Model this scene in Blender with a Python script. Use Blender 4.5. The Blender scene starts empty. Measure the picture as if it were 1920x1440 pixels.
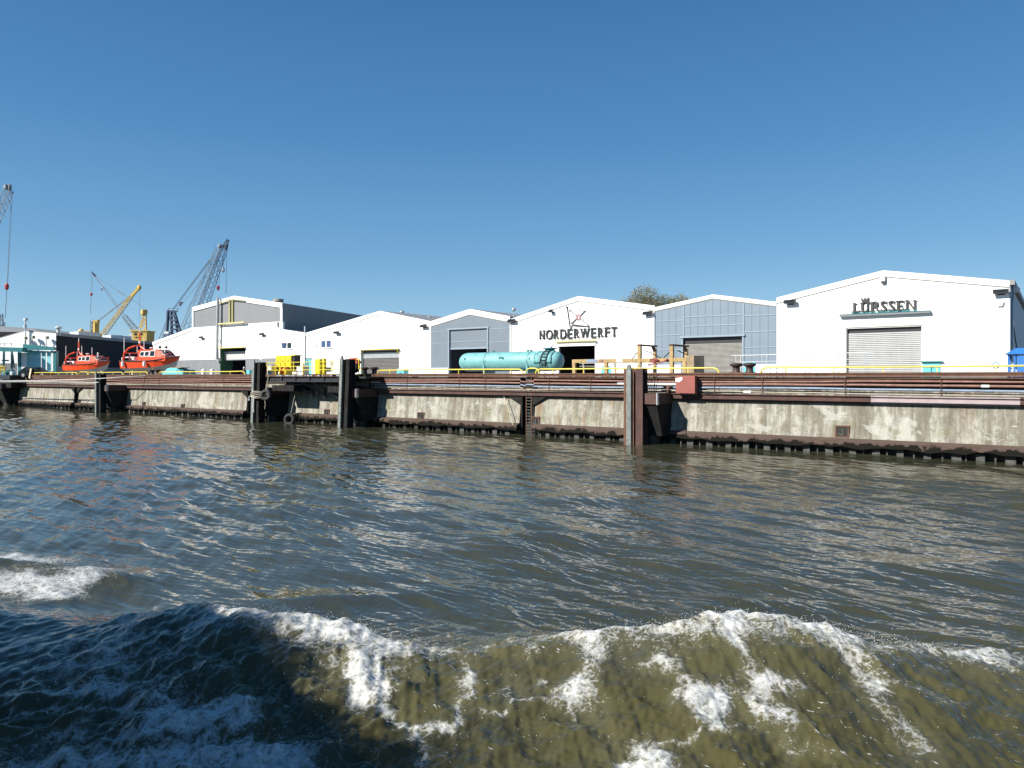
import bpy, bmesh, math, random
import numpy as np
from mathutils import Vector, Matrix
random.seed(7)
rng = np.random.default_rng(11)
scene = bpy.context.scene
COL = scene.collection
R = math.radians

# ------------------------------------------------------------------ camera frame
# world: X runs along the quay, Y goes inland (quay face at Y = 0), Z up, water at Z = 0
FOC, CX, HY, CAMH, CAMD = 1385.0, 960.0, 706.0, 4.0, 41.2
FWD = Vector((-0.596, 0.803, 0)); RGT = Vector((0.803, 0.596, 0))
CAM = Vector((0, -CAMD, CAMH))

def at(x, y, t):
    """surveyed point: the sight line of the camera station met with the vertical plane Y = t"""
    u = (x - CX) / FOC
    d = FWD + RGT * u
    k = (t + CAMD) / d.y
    return Vector((d.x * k, t, CAMH + (HY - y) / FOC * k))

def pt(x, y, dist):
    u = (x - CX) / FOC
    d = FWD + RGT * u
    return Vector((d.x * dist, -CAMD + d.y * dist, CAMH + (HY - y) / FOC * dist))

def atx(x, y, X):
    """same, met with the plane X = const"""
    u = (x - CX) / FOC
    d = FWD + RGT * u
    k = X / d.x
    return Vector((X, -CAMD + d.y * k, CAMH + (HY - y) / FOC * k))

# ------------------------------------------------------------------ mesh builder
class MB:
    def __init__(self):
        self.bm = bmesh.new()
    def box(self, x0, x1, y0, y1, z0, z1):
        v = [self.bm.verts.new(c) for c in ((x0,y0,z0),(x1,y0,z0),(x1,y1,z0),(x0,y1,z0),(x0,y0,z1),(x1,y0,z1),(x1,y1,z1),(x0,y1,z1))]
        for f in ((0,3,2,1),(4,5,6,7),(0,1,5,4),(1,2,6,5),(2,3,7,6),(3,0,4,7)):
            self.bm.faces.new([v[i] for i in f])
        return self
    def prism(self, poly, vec):
        vec = Vector(vec)
        a = [self.bm.verts.new(p) for p in poly]
        b = [self.bm.verts.new(Vector(p) + vec) for p in poly]
        n = len(a)
        self.bm.faces.new(a); self.bm.faces.new(b[::-1])
        for i in range(n):
            self.bm.faces.new((a[i], b[i], b[(i+1) % n], a[(i+1) % n]))
        return self
    def bar(self, p, q, w, h=None, up=(0,0,1)):
        h = h or w
        p, q = Vector(p), Vector(q); d = q - p
        if d.length < 1e-6: return self
        d.normalize(); up = Vector(up)
        if abs(d.dot(up)) > .97: up = Vector((0,1,0)) if abs(d.y) < .9 else Vector((1,0,0))
        s = d.cross(up).normalized(); u = s.cross(d)
        ring = [(-1,-1),(1,-1),(1,1),(-1,1)]
        a = [self.bm.verts.new(p + s*(i*w/2) + u*(j*h/2)) for i, j in ring]
        b = [self.bm.verts.new(q + s*(i*w/2) + u*(j*h/2)) for i, j in ring]
        self.bm.faces.new(a[::-1]); self.bm.faces.new(b)
        for i in range(4):
            self.bm.faces.new((a[i], a[(i+1)%4], b[(i+1)%4], b[i]))
        return self
    def tube(self, pts, r, n=8, closed=False):
        pts = [Vector(p) for p in pts]; rings = []; N = len(pts); prev = None
        rr = r if isinstance(r, (list, tuple)) else [r]*N
        for i, p in enumerate(pts):
            if closed: d = pts[(i+1) % N] - pts[i-1]
            else: d = pts[min(i+1, N-1)] - pts[max(i-1, 0)]
            d.normalize()
            if prev is None:
                up = Vector((0,0,1)) if abs(d.z) < .9 else Vector((0,1,0))
                s = d.cross(up).normalized()
            else:
                s = prev - d*prev.dot(d)
                s = s.normalized() if s.length > 1e-6 else d.orthogonal().normalized()
            prev = s; u = s.cross(d)
            rings.append([self.bm.verts.new(p + (s*math.cos(2*math.pi*k/n) + u*math.sin(2*math.pi*k/n))*rr[i]) for k in range(n)])
        m = N if closed else N-1
        for i in range(m):
            a, b = rings[i], rings[(i+1) % N]
            for k in range(n):
                self.bm.faces.new((a[k], a[(k+1)%n], b[(k+1)%n], b[k]))
        if not closed:
            self.bm.faces.new(rings[0][::-1]); self.bm.faces.new(rings[-1])
        return self
    def lathe(self, prof, c, n=16, axis='z'):
        c = Vector(c); rings = []
        for r, h in prof:
            ring = []
            for k in range(n):
                a = 2*math.pi*k/n
                if axis == 'z': o = Vector((r*math.cos(a), r*math.sin(a), h))
                elif axis == 'x': o = Vector((h, r*math.cos(a), r*math.sin(a)))
                else: o = Vector((r*math.cos(a), h, r*math.sin(a)))
                ring.append(self.bm.verts.new(c + o))
            rings.append(ring)
        for a, b in zip(rings, rings[1:]):
            for k in range(n):
                self.bm.faces.new((a[k], a[(k+1)%n], b[(k+1)%n], b[k]))
        self.bm.faces.new(rings[0][::-1]); self.bm.faces.new(rings[-1])
        return self
    def loft(self, rings, cap=True, closed=True):
        vs = [[self.bm.verts.new(p) for p in r] for r in rings]
        n = len(vs[0])
        for a, b in zip(vs, vs[1:]):
            for k in range(n if closed else n-1):
                self.bm.faces.new((a[k], a[(k+1)%n], b[(k+1)%n], b[k]))
        if cap:
            self.bm.faces.new(vs[0][::-1]); self.bm.faces.new(vs[-1])
        return self
    def lattice(self, p, q, w0, w1, n, r, up=(0,0,1)):
        p, q = Vector(p), Vector(q); d = (q-p).normalized(); up = Vector(up)
        s = d.cross(up).normalized(); u = s.cross(d)
        c = []
        for i in range(n+1):
            f = i/n; w = w0 + (w1-w0)*f; m = p.lerp(q, f)
            c.append([m + s*(a*w/2) + u*(b*w/2) for a, b in ((-1,-1),(1,-1),(1,1),(-1,1))])
        for k in range(4): self.bar(c[0][k], c[n][k], r)
        for i in range(n):
            for k in range(4):
                k2 = (k+1) % 4
                a, b = (k, k2) if i % 2 == 0 else (k2, k)
                self.bar(c[i][a], c[i+1][b], r*.6)
        return self

LOC = {}
def thing(name, label, cat, loc=(0,0,0), rz=0, group=None):
    o = bpy.data.objects.new(name, None); COL.objects.link(o)
    o.empty_display_size = .3
    o.location = loc; o.rotation_euler = (0, 0, rz)
    o['label'] = label; o['category'] = cat
    if group: o['group'] = group
    LOC[o.name] = Vector(loc)
    return o

def root_of(o):
    while o.parent is not None: o = o.parent
    return o

def part(name, mb, material, parent=None, smooth=False, local=False, bevel=0, mats=None):
    bm = mb.bm
    if parent is not None and not local:
        L = LOC[root_of(parent).name]
        for v in bm.verts: v.co -= L
    bmesh.ops.recalc_face_normals(bm, faces=bm.faces)
    me = bpy.data.meshes.new(name); bm.to_mesh(me); bm.free()
    me.materials.append(material)
    for m in mats or (): me.materials.append(m)
    if smooth:
        me.polygons.foreach_set('use_smooth', [True]*len(me.polygons))
    o = bpy.data.objects.new(name, me); COL.objects.link(o)
    if parent is not None: o.parent = parent
    if bevel:
        b = o.modifiers.new('bevel', 'BEVEL'); b.width = bevel; b.segments = 2; b.limit_method = 'ANGLE'; b.angle_limit = R(40)
    if smooth:
        me.set_sharp_from_angle(angle=R(40))
    return o

def each(name, mb, material, parent=None, **kw):
    """every separate piece of the builder becomes a part of its own"""
    bm = mb.bm; bm.verts.index_update(); bm.verts.ensure_lookup_table(); seen = set(); out = []
    for v in bm.verts:
        if v.index in seen: continue
        st, isl = [v], []
        seen.add(v.index)
        while st:
            q_ = st.pop(); isl.append(q_)
            for e in q_.link_edges:
                o_ = e.other_vert(q_)
                if o_.index not in seen: seen.add(o_.index); st.append(o_)
        m2 = MB(); mp = {q_: m2.bm.verts.new(q_.co) for q_ in isl}
        for f in {f for q_ in isl for f in q_.link_faces}: m2.bm.faces.new([mp[q_] for q_ in f.verts])
        out.append(part(name, m2, material, parent, **kw))
    bm.free()
    return out

def tag(o, label, cat, group=None):
    o['label'] = label; o['category'] = cat
    if group: o['group'] = group
    return o

def copy_tree(o, parent=None):
    c = o.copy(); COL.objects.link(c); c.parent = parent
    for ch in list(o.children): copy_tree(ch, c)
    if parent is None and o.name in LOC: LOC[c.name] = LOC[o.name]
    return c

def place_copy(src, first, loc, rz, label, group=None):
    o = src if first else copy_tree(src)
    o.location = loc; o.rotation_euler = (0, 0, rz); o['label'] = label
    if group: o['group'] = group
    return o

# ------------------------------------------------------------------ materials
def nt(m):
    m.use_nodes = True; t = m.node_tree; t.nodes.clear()
    out = t.nodes.new('ShaderNodeOutputMaterial'); b = t.nodes.new('ShaderNodeBsdfPrincipled')
    t.links.new(b.outputs[0], out.inputs[0])
    return t, b, out

class NB:
    """small helper to write node trees"""
    def __init__(self, t):
        self.t = t
        self.pos = t.nodes.new('ShaderNodeNewGeometry').outputs['Position']
    def n(self, kind, **kw):
        nd = self.t.nodes.new(kind)
        for k, v in kw.items(): setattr(nd, k, v)
        return nd
    def link(self, a, b): self.t.links.new(a, b)
    def mapping(self, scale=(1,1,1), loc=(0,0,0), rot=(0,0,0)):
        m = self.n('ShaderNodeMapping'); self.link(self.pos, m.inputs[0])
        m.inputs['Scale'].default_value = scale; m.inputs['Location'].default_value = loc; m.inputs['Rotation'].default_value = rot
        return m.outputs[0]
    def noise(self, scale, detail=4, rough=.55, vec=None, dist=0):
        n = self.n('ShaderNodeTexNoise'); self.link(vec if vec is not None else self.pos, n.inputs['Vector'])
        n.inputs['Scale'].default_value = scale; n.inputs['Detail'].default_value = detail; n.inputs['Roughness'].default_value = rough
        n.inputs['Distortion'].default_value = dist
        return n.outputs[0]
    def ramp(self, fac, stops, interp='LINEAR'):
        r = self.n('ShaderNodeValToRGB'); self.link(fac, r.inputs[0]); cr = r.color_ramp; cr.interpolation = interp
        while len(cr.elements) < len(stops): cr.elements.new(.5)
        for e, (p, c) in zip(cr.elements, stops):
            e.position = p; e.color = c if isinstance(c, tuple) and len(c) == 4 else ((*c, 1) if isinstance(c, tuple) else (c, c, c, 1))
        return r.outputs[0]
    def mix(self, fac, a, b, mode='MIX'):
        m = self.n('ShaderNodeMix'); m.data_type = 'RGBA'; m.blend_type = mode
        for s, v in ((0, fac), (6, a), (7, b)):
            if hasattr(v, 'links'): self.link(v, m.inputs[s])
            elif isinstance(v, tuple): m.inputs[s].default_value = (*v[:3], 1)
            else: m.inputs[s].default_value = v
        return m.outputs[2]
    def math(self, op, a, b=0.0, c=None, clamp=False):
        m = self.n('ShaderNodeMath'); m.operation = op; m.use_clamp = clamp
        for i, v in enumerate((a, b) if c is None else (a, b, c)):
            if hasattr(v, 'links'): self.link(v, m.inputs[i])
            else: m.inputs[i].default_value = v
        return m.outputs[0]
    def sep(self, vec=None):
        s = self.n('ShaderNodeSeparateXYZ'); self.link(vec if vec is not None else self.pos, s.inputs[0]); return s.outputs
    def bump(self, h, strength, dist=.02):
        b = self.n('ShaderNodeBump'); self.link(h, b.inputs['Height']); b.inputs['Strength'].default_value = strength; b.inputs['Distance'].default_value = dist
        return b.outputs[0]

def mat(name, col, rough=.6, metal=0.0, var=.18, scale=2.5, streak=0.0, dirt=(.12,.09,.06), bump=0.0, rust=0.0, spec=.5, rib=None):
    m = bpy.data.materials.new(name); t, b, out = nt(m); k = NB(t)
    c = tuple(max(0, x*(1-var)) for x in col); d = tuple(min(.95, x*(1+var*.7)) for x in col)
    n1 = k.noise(scale, 6, .6)
    colr = k.mix(k.ramp(n1, [(.3, 0.0), (.7, 1.0)]), c, d)
    if streak:
        s = k.noise(1.0, 5, .6, k.mapping((2.2, 2.2, .16)))
        s2 = k.ramp(s, [(.5, 0.0), (.72, streak)])
        colr = k.mix(s2, colr, dirt)
    if rust:
        r = k.noise(scale*2.2, 8, .65, dist=.3)
        colr = k.mix(k.ramp(r, [(.56, 0.0), (.68, rust)]), colr, (.16, .065, .03))
    t.links.new(colr, b.inputs['Base Color'])
    b.inputs['Roughness'].default_value = rough; b.inputs['Metallic'].default_value = metal
    b.inputs['Specular IOR Level'].default_value = spec
    h = None
    if rib:
        ax, period, st = rib
        sx = k.sep()[ax]
        w = k.math('PINGPONG', sx, period/2)
        w = k.ramp(k.math('DIVIDE', w, period/2), [(.25, 0.0), (.4, 1.0)])
        h = w
        t.links.new(k.bump(h, st, .04), b.inputs['Normal'])
    elif bump:
        t.links.new(k.bump(k.noise(scale*8, 5, .6), bump, .02), b.inputs['Normal'])
    return m

M = {}
M['white_wall'] = mat('white_wall', (.89,.89,.87), .7, var=.03, scale=.4, streak=.10, dirt=(.66,.64,.58))
M['white_trim'] = mat('white_trim', (.87,.87,.85), .5, var=.03, scale=.6)
M['white_paint'] = mat('white_paint', (.8,.8,.78), .45, var=.05)
M['gap_grey'] = mat('joint_grey', (.30,.29,.25), .8, var=.1)
M['roof_grey'] = mat('roof_grey', (.23,.235,.24), .6, var=.15, scale=.5)
M['clad_grey'] = mat('grey_cladding', (.20,.21,.222), .6, var=.08, scale=.5, streak=.2, dirt=(.15,.16,.17), rib=(0, .33, .35))
M['clad_blue'] = mat('blue_grey_cladding', (.155,.19,.225), .5, var=.07, scale=.5, streak=.2, dirt=(.18,.22,.27), rib=(0, .3, .35))
M['panel_blue'] = mat('blue_grey_panels', (.165,.215,.27), .5, var=.08, scale=.5, streak=.2, dirt=(.15,.195,.24))
M['clad_side'] = mat('blue_side_cladding', (.25,.31,.40), .55, var=.08, scale=.5, rib=(1, .6, .35))
M['girt'] = mat('pale_girt', (.24,.30,.36), .5, var=.1)
M['plinth'] = mat('grey_plinth', (.19,.205,.22), .7, var=.1, scale=1.2, streak=.2)
M['navy'] = mat('navy_cladding', (.012,.015,.021), .75, var=.2, scale=.6, rib=(1, .35, .3), spec=.25)
M['shutter'] = mat('roller_shutter', (.46,.465,.46), .5, var=.08, scale=1.2, streak=.3, dirt=(.31,.305,.285))
M['shutter_dark'] = mat('dark_roller_shutter', (.17,.165,.16), .5, var=.1, scale=1.2, streak=.2)
M['shutter_worn'] = mat('worn_roller_shutter', (.31,.305,.28), .55, var=.16, scale=1.5, streak=.4, dirt=(.22,.20,.16))
M['dark'] = mat('dark_steel', (.022,.022,.025), .5, var=.2)
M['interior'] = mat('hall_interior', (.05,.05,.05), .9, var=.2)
M['yellow'] = mat('yellow_paint', (.70,.55,.02), .45, var=.08, scale=3, rust=.25)
M['yellow_rail'] = mat('yellow_rail_paint', (.74,.60,.07), .5, var=.15, scale=4, rust=.5)
M['ochre'] = mat('ochre_paint', (.38,.265,.11), .65, var=.25, scale=3, rust=.6)
M['crane_yellow'] = mat('crane_yellow', (.56,.385,.09), .5, var=.12, scale=.6, rust=.2)
M['crane_blue'] = mat('crane_blue', (.07,.095,.15), .5, var=.15, scale=.6)
M['crane_grey'] = mat('crane_grey', (.22,.25,.28), .5, var=.15, scale=.6)
M['tank'] = mat('turquoise_tank_paint', (.165,.39,.40), .5, var=.2, scale=1.9, streak=.6, dirt=(.105,.29,.30), rust=.22)
M['turq_pale'] = mat('pale_turquoise_paint', (.27,.58,.64), .5, var=.08, scale=1.5)
M['teal'] = mat('teal_paint', (.03,.19,.21), .45, var=.12, scale=2)
M['turq'] = mat('turquoise_paint', (.12,.46,.50), .45, var=.08, scale=1.5)
M['red_box'] = mat('red_oxide_paint', (.27,.075,.06), .6, var=.12, scale=3, rust=.4)
M['orange'] = mat('orange_hull', (.72,.075,.02), .35, var=.08, scale=1.5)
M['hull_white'] = mat('antifoul_white', (.50,.50,.47), .5, var=.12, scale=2, streak=.2)
M['glass'] = mat('dark_glass', (.02,.025,.03), .08, var=.1)
M['glass_blue'] = mat('window_glass', (.05,.09,.18), .06, var=.1)
M['black'] = mat('black_rubber', (.014,.014,.015), .75, var=.25, bump=.3)
M['steel'] = mat('galvanised_steel', (.42,.44,.45), .42, .5, var=.12)
M['pale_steel'] = mat('pale_steel', (.55,.57,.58), .45, .2, var=.1)
M['rust'] = mat('rusty_steel', (.12,.058,.036), .8, var=.35, scale=2.5, streak=.4, dirt=(.06,.03,.022), rust=.5, bump=.5)
M['beam'] = mat('rusty_waling_paint', (.075,.038,.031), .8, var=.35, scale=1.2, streak=.3, dirt=(.05,.025,.02), rust=.5, bump=.4)
M['primer'] = mat('pale_primer', (.36,.295,.30), .75, var=.12, scale=2, rust=.25)
M['pipe_red'] = mat('red_brown_pipe', (.25,.135,.105), .7, var=.35, scale=2.5, rust=.5)
M['pipe_blue'] = mat('blue_grey_pipe', (.20,.26,.35), .6, var=.3, scale=1.2, rust=.5)
M['pipe_pale'] = mat('pale_pipe', (.33,.30,.24), .65, var=.3, scale=1.6, rust=.6)
M['bollard'] = mat('bollard_iron', (.05,.032,.027), .6, var=.25, scale=6, rust=.6, bump=.3)
M['rope'] = mat('weathered_rope', (.42,.38,.30), .9, var=.2, scale=12, bump=.6)
M['rope_white'] = mat('white_mooring_rope', (.62,.62,.60), .85, var=.12, scale=12)
M['pale_wood'] = mat('pale_wood', (.55,.47,.33), .8, var=.15, scale=6)
M['green_grey'] = mat('weathered_fender_timber', (.20,.225,.21), .75, var=.45, scale=4, streak=.6, dirt=(.045,.05,.045), rust=.3, bump=.6)
M['near_black'] = mat('shade_dark_concrete', (.018,.018,.018), .9, var=.5, scale=2, streak=.4, dirt=(.035,.032,.028), bump=.6, spec=.2)  # near-black; on the piers it paints in the shade of their faces
M['stub'] = mat('weathered_pile', (.085,.085,.078), .9, var=.4, scale=5, streak=.7, dirt=(.03,.03,.025), bump=.5)
M['red'] = mat('hook_red', (.45,.05,.05), .5)
M['blue_kiosk'] = mat('blue_sheet_metal', (.035,.16,.46), .4, var=.1, scale=1.5)
M['skin'] = mat('skin', (.5,.32,.24), .6, var=.05)
M['cloth_dark'] = mat('dark_work_clothes', (.02,.022,.03), .9, var=.2)
M['hoist'] = mat('pale_yellow_paint', (.55,.50,.22), .5, var=.1)
M['tyre_grey'] = mat('weathered_tyre', (.06,.062,.058), .85, var=.3, bump=.3)
M['letter'] = mat('sign_letter_dark', (.022,.024,.022), .5, var=.2)
M['letter_brown'] = mat('sign_letter_bronze', (.045,.038,.035), .5, var=.2)
M['trunk'] = mat('tree_bark', (.09,.07,.05), .9, var=.3)
# ------------------------------------------------------------------ special materials
def concrete():
    m = bpy.data.materials.new('stained_concrete'); t, b, out = nt(m); k = NB(t)
    big = k.noise(.55, 6, .6)
    c = k.mix(k.ramp(big, [(.3, 0.0), (.72, 1.0)]), (.225,.208,.165), (.375,.362,.312))
    md = k.noise(2.2, 8, .7, k.mapping((1,1,.7),(5,1,2)))
    c = k.mix(k.ramp(md, [(.47, 0.0), (.58, .7)]), c, (.43,.418,.365))
    md2 = k.noise(3.1, 8, .72, k.mapping((1,1,.6),(15,1,8)))
    c = k.mix(k.ramp(md2, [(.50, 0.0), (.60, .6)]), c, (.13,.118,.088))
    # vertical run-off streaks, three widths
    s1 = k.noise(1.0, 6, .62, k.mapping((1.7, 1.0, .12)), .15)
    c = k.mix(k.ramp(s1, [(.45, 0.0), (.60, .75)]), c, (.125,.112,.082))
    s2 = k.noise(1.0, 6, .65, k.mapping((6.5, 1.0, .33), (3.1, 0, .7)))
    c = k.mix(k.math('MULTIPLY', k.ramp(s2, [(.54, 0.0), (.68, .7)]), k.ramp(k.noise(.5, 3, .5, k.mapping((1,1,.6),(3,1,7))), [(.4, .1), (.6, 1.0)])), c, (.10,.09,.068))
    s3 = k.noise(1.0, 6, .6, k.mapping((3.1, 1.0, .2), (9.1, 0, 4.7)))
    c = k.mix(k.ramp(s3, [(.56, 0.0), (.70, .75)]), c, (.44,.425,.38))
    # rust runs, local
    s4 = k.noise(1.0, 4, .6, k.mapping((1.3, 1.0, .07), (31.7, 0, 2.2)))
    area = k.noise(.11, 2, .5, k.mapping((1,1,1), (4.3, 0, 0)))
    rf = k.math('MULTIPLY', k.ramp(s4, [(.55, 0.0), (.68, .85)]), k.ramp(area, [(.42, 0.0), (.6, 1.0)]))
    c = k.mix(rf, c, (.22,.115,.045))
    # algae bloom low on the wall
    z = k.sep()[2]
    low = k.ramp(k.math('DIVIDE', z, 3.0), [(.25, .0), (.42, 1.0), (.75, 0.0)])
    alg = k.math('MULTIPLY', k.ramp(k.noise(.8, 5, .6, k.mapping((1,1,1),(7,3,1))), [(.5, 0.0), (.66, .6)]), low)
    c = k.mix(alg, c, (.17,.17,.075))
    # dirty drip edge under the beam
    drip = k.noise(1.0, 5, .6, k.mapping((4.5, 1.0, .1), (0, 0, 9)))
    top = k.ramp(k.math('MULTIPLY_ADD', z, 1.0, -1.6), [(.1, 0.0), (.95, 1.0)])
    c = k.mix(k.math('MULTIPLY', k.math('MULTIPLY', k.ramp(drip, [(.42, 0.0), (.6, 1.0)]), top), .55), c, (.10,.085,.06))
    # cast joints and big pale repairs
    jx = k.math('PINGPONG', k.math('ADD', k.sep()[0], k.math('MULTIPLY', k.noise(2, 2, .5), .03)), 2.95)
    c = k.mix(k.ramp(jx, [(.0, .75), (.02, 0.0)]), c, (.06,.055,.045))
    rp = k.noise(.33, 6, .62, k.mapping((1,1,1.3),(21,2,5)), .8)
    c = k.mix(k.ramp(rp, [(.60, 0.0), (.625, .6)]), c, (.44,.43,.39))
    # spalls and scratches
    sp = k.noise(5.0, 8, .7)
    c = k.mix(k.ramp(sp, [(.635, 0.0), (.68, .7)]), c, (.58,.56,.51))
    pit = k.noise(9.0, 6, .7, k.mapping((1,1,1),(2,5,3)))
    c = k.mix(k.ramp(pit, [(.62, 0.0), (.68, .8)]), c, (.07,.06,.045))
    sc = k.noise(1.0, 7, .6, k.mapping((1.2, 1, 9), (1.5, 2, 3)), .2)
    c = k.mix(k.ramp(sc, [(.66, 0.0), (.70, .6)]), c, (.58,.56,.50))
    t.links.new(c, b.inputs['Base Color']); b.inputs['Roughness'].default_value = .85
    h = k.math('ADD', k.noise(6, 8, .65), k.math('MULTIPLY', s2, .6))
    t.links.new(k.bump(h, .5, .04), b.inputs['Normal'])
    return m
M['concrete'] = concrete()

def ledge_mat():
    m = bpy.data.materials.new('tidal_ledge'); t, b, out = nt(m); k = NB(t)
    c = k.mix(k.noise(1.3, 5, .6), (.065,.043,.035), (.125,.09,.075))
    z = k.sep()[2]
    n = k.noise(1.0, 9, .7, k.mapping((1.5, 1, 1.2)))
    f = k.math('SUBTRACT', k.math('MULTIPLY_ADD', n, 1.3, -.07), z)
    weed = k.ramp(k.math('MULTIPLY_ADD', f, 5, .3), [(.3, 0.0), (.6, 1.0)])
    c = k.mix(weed, c, (.010,.009,.007))
    t.links.new(c, b.inputs['Base Color']); b.inputs['Roughness'].default_value = .9; b.inputs['Specular IOR Level'].default_value = .15
    t.links.new(k.bump(k.noise(9, 6, .65), .7, .04), b.inputs['Normal'])
    return m
M['ledge'] = ledge_mat()
M['wet'] = mat('wet_sheet_piling', (.016,.014,.011), .6, var=.4, scale=3, bump=.5)
M['upper_concrete'] = mat('gap_shade_concrete', (.035,.024,.018), .9, var=.4, scale=1.5, streak=.6, dirt=(.02,.014,.01), bump=.5)  # dark wall colour carries the shade between the pipes and under the coping
M['ground'] = mat('yard_paving', (.20,.19,.175), .9, var=.2, scale=.4)

# ------------------------------------------------------------------ world, sun, camera
SUN = Vector((-.44, -1.0, .78)).normalized()
w = bpy.data.worlds.new('World'); scene.world = w; w.use_nodes = True
wt = w.node_tree; wt.nodes.clear()
wo = wt.nodes.new('ShaderNodeOutputWorld'); bg = wt.nodes.new('ShaderNodeBackground'); sk = wt.nodes.new('ShaderNodeTexSky')
sk.sky_type = 'NISHITA'; sk.sun_disc = False
sk.sun_elevation = math.asin(SUN.z); sk.sun_rotation = math.atan2(SUN.x, SUN.y)
sk.air_density = 1.0; sk.dust_density = .05; sk.ozone_density = 1.6; sk.altitude = 0
hs = wt.nodes.new('ShaderNodeHueSaturation'); hs.inputs['Saturation'].default_value = 1.25; hs.inputs['Hue'].default_value = .503
wt.links.new(sk.outputs[0], hs.inputs['Color']); tcw = wt.nodes.new('ShaderNodeTexCoord'); spw = wt.nodes.new('ShaderNodeSeparateXYZ'); wt.links.new(tcw.outputs['Generated'], spw.inputs[0])
rw = wt.nodes.new('ShaderNodeValToRGB'); wt.links.new(spw.outputs[2], rw.inputs[0])
for i_, (p_, c_) in enumerate(((0.0,(.29,.49,.66)),(.06,(.23,.43,.625)),(.16,(.13,.31,.53)),(.30,(.068,.212,.425)),(.45,(.040,.150,.335)),(1.0,(.018,.07,.19)))):
    if i_ > 1: rw.color_ramp.elements.new(p_)
    rw.color_ramp.elements[i_].position = p_; rw.color_ramp.elements[i_].color = (*[v_*8.6 for v_ in c_], 1)
mw = wt.nodes.new('ShaderNodeMix'); mw.data_type = 'RGBA'; mw.inputs[0].default_value = .82
wt.links.new(hs.outputs[0], mw.inputs[6]); wt.links.new(rw.outputs[0], mw.inputs[7]); wt.links.new(mw.outputs[2], bg.inputs[0]); wt.links.new(bg.outputs[0], wo.inputs[0])
bg.inputs[1].default_value = .085

sl = bpy.data.lights.new('sun', 'SUN'); sl.energy = 5.0; sl.angle = R(.53); sl.color = (1, .95, .87)
so = bpy.data.objects.new('sun', sl); COL.objects.link(so); so.location = SUN*50
so.rotation_euler = (-SUN).to_track_quat('-Z', 'Y').to_euler()

cd = bpy.data.cameras.new('camera'); co = bpy.data.objects.new('camera', cd); COL.objects.link(co)
co.location = CAM; co.rotation_euler = (R(90), 0, math.atan2(.596, .803))
cd.sensor_width = 36; cd.lens = FOC/1920*36; cd.shift_y = -(720-HY)/1920; cd.clip_end = 5000; cd.clip_start = .1
scene.camera = co
scene.view_settings.view_transform = 'Standard'; scene.view_settings.look = 'None'
scene.view_settings.gamma = 1; scene.view_settings.exposure = .74
scene.cycles.use_denoising = True
scene.cycles.max_bounces = 8; scene.cycles.sample_clamp_indirect = 6; scene.cycles.sample_clamp_direct = 30
scene.cycles.caustics_reflective = False; scene.cycles.caustics_refractive = False

# ------------------------------------------------------------------ ground
YZ = 3.4          # yard level behind the quay coping
g = MB()
g.box(-900, 700, .7, 1200, -2, YZ)
yard = part('yard_ground', g, M['ground']); yard['kind'] = 'structure'

# ------------------------------------------------------------------ quay wall
XL, XR = -116.6, 26.0
slots = [at(141, 735, 0).x, at(468, 735, 0).x, at(987, 735, 0).x]
SW = .62           # half width of a slot
q = thing('quay_wall', 'long stained concrete quay wall with rusty coping, pipe runs and brown beam above the water', 'quay wall', (-60, 0, 0))
edges = [XL] + [v for s in slots for v in (s-SW, s+SW)] + [XR]
for i in range(0, len(edges), 2):
    x0, x1 = edges[i], edges[i+1]
    p = MB()
    prof = [(.28, 2.80), (.03, .79), (.5, .77), (.6, 2.80)]     # battered face
    p.prism([Vector((x0, y, z)) for y, z in prof], (x1-x0, 0, 0))
    pn = part('wall_panel', p, M['concrete'], q)
p = MB(); p.box(XL, XR, .62, .70, -2, 3.2); part('backing_wall', p, M['near_black'], q)
p = MB(); p.box(XL, XR, .42, .615, 3.303, 3.97); part('upper_wall', p, M['upper_concrete'], q)
p = MB(); p.box(XL, XR, .30, .615, 2.803, 3.30); part('upper_wall', p, M['concrete'], q)
# tidal ledge
for i in range(0, len(edges), 2):
    p = MB(); x0, x1 = edges[i], edges[i+1]
    n = max(2, int((x1-x0)/.5)); rings = []
    for j in range(n+1):
        x = x0 + (x1-x0)*j/n
        e = .05*math.sin(x*1.7) + .04*math.sin(x*4.1+1) + random.uniform(-.03, .03)
        rings.append([Vector((x, y, z)) for y, z in ((.45, .785), (.02, .785), (-.30, .68), (-.32, .34+e), (-.18, .31+e), (.45, .34))])
    p.loft(rings); part('tidal_ledge', p, M['ledge'], q)
# foundation piles standing in the water below the ledge
x = -104.0
npile = 0
while x < 2.5 and npile < 100:
    if all(abs(x-s) > .8 for s in slots):
        wd = random.uniform(.30, .42)
        p = MB(); p.box(x-wd/2, x+wd/2, -.06, .3, -1.6, .33)
        p.box(x-.62, x-.56, -.02, .2, -1.6, .33)
        part('foundation_pile', p, M['stub'] if (x > -36 or random.random() < .3) else M['wet'], q); npile += 1
    x += 1.10 + random.uniform(-.13, .13)
p = MB(); p.box(XL, XR, .42, .60, -1.6, .76); part('sheet_piling', p, M['wet'], q)
# coping: rusty steel plate girder in lengths
x = XL
while x < XR - .1:
    x1 = min(x + 11.8, XR)
    p = MB(); p.box(x+.01, x1-.01, -.06, .72, 3.98, 4.2); p.box(x+.01, x1-.01, -.10, -.055, 4.13, 4.215)
    part('coping', p, M['rust'], q, bevel=.01); x = x1
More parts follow.
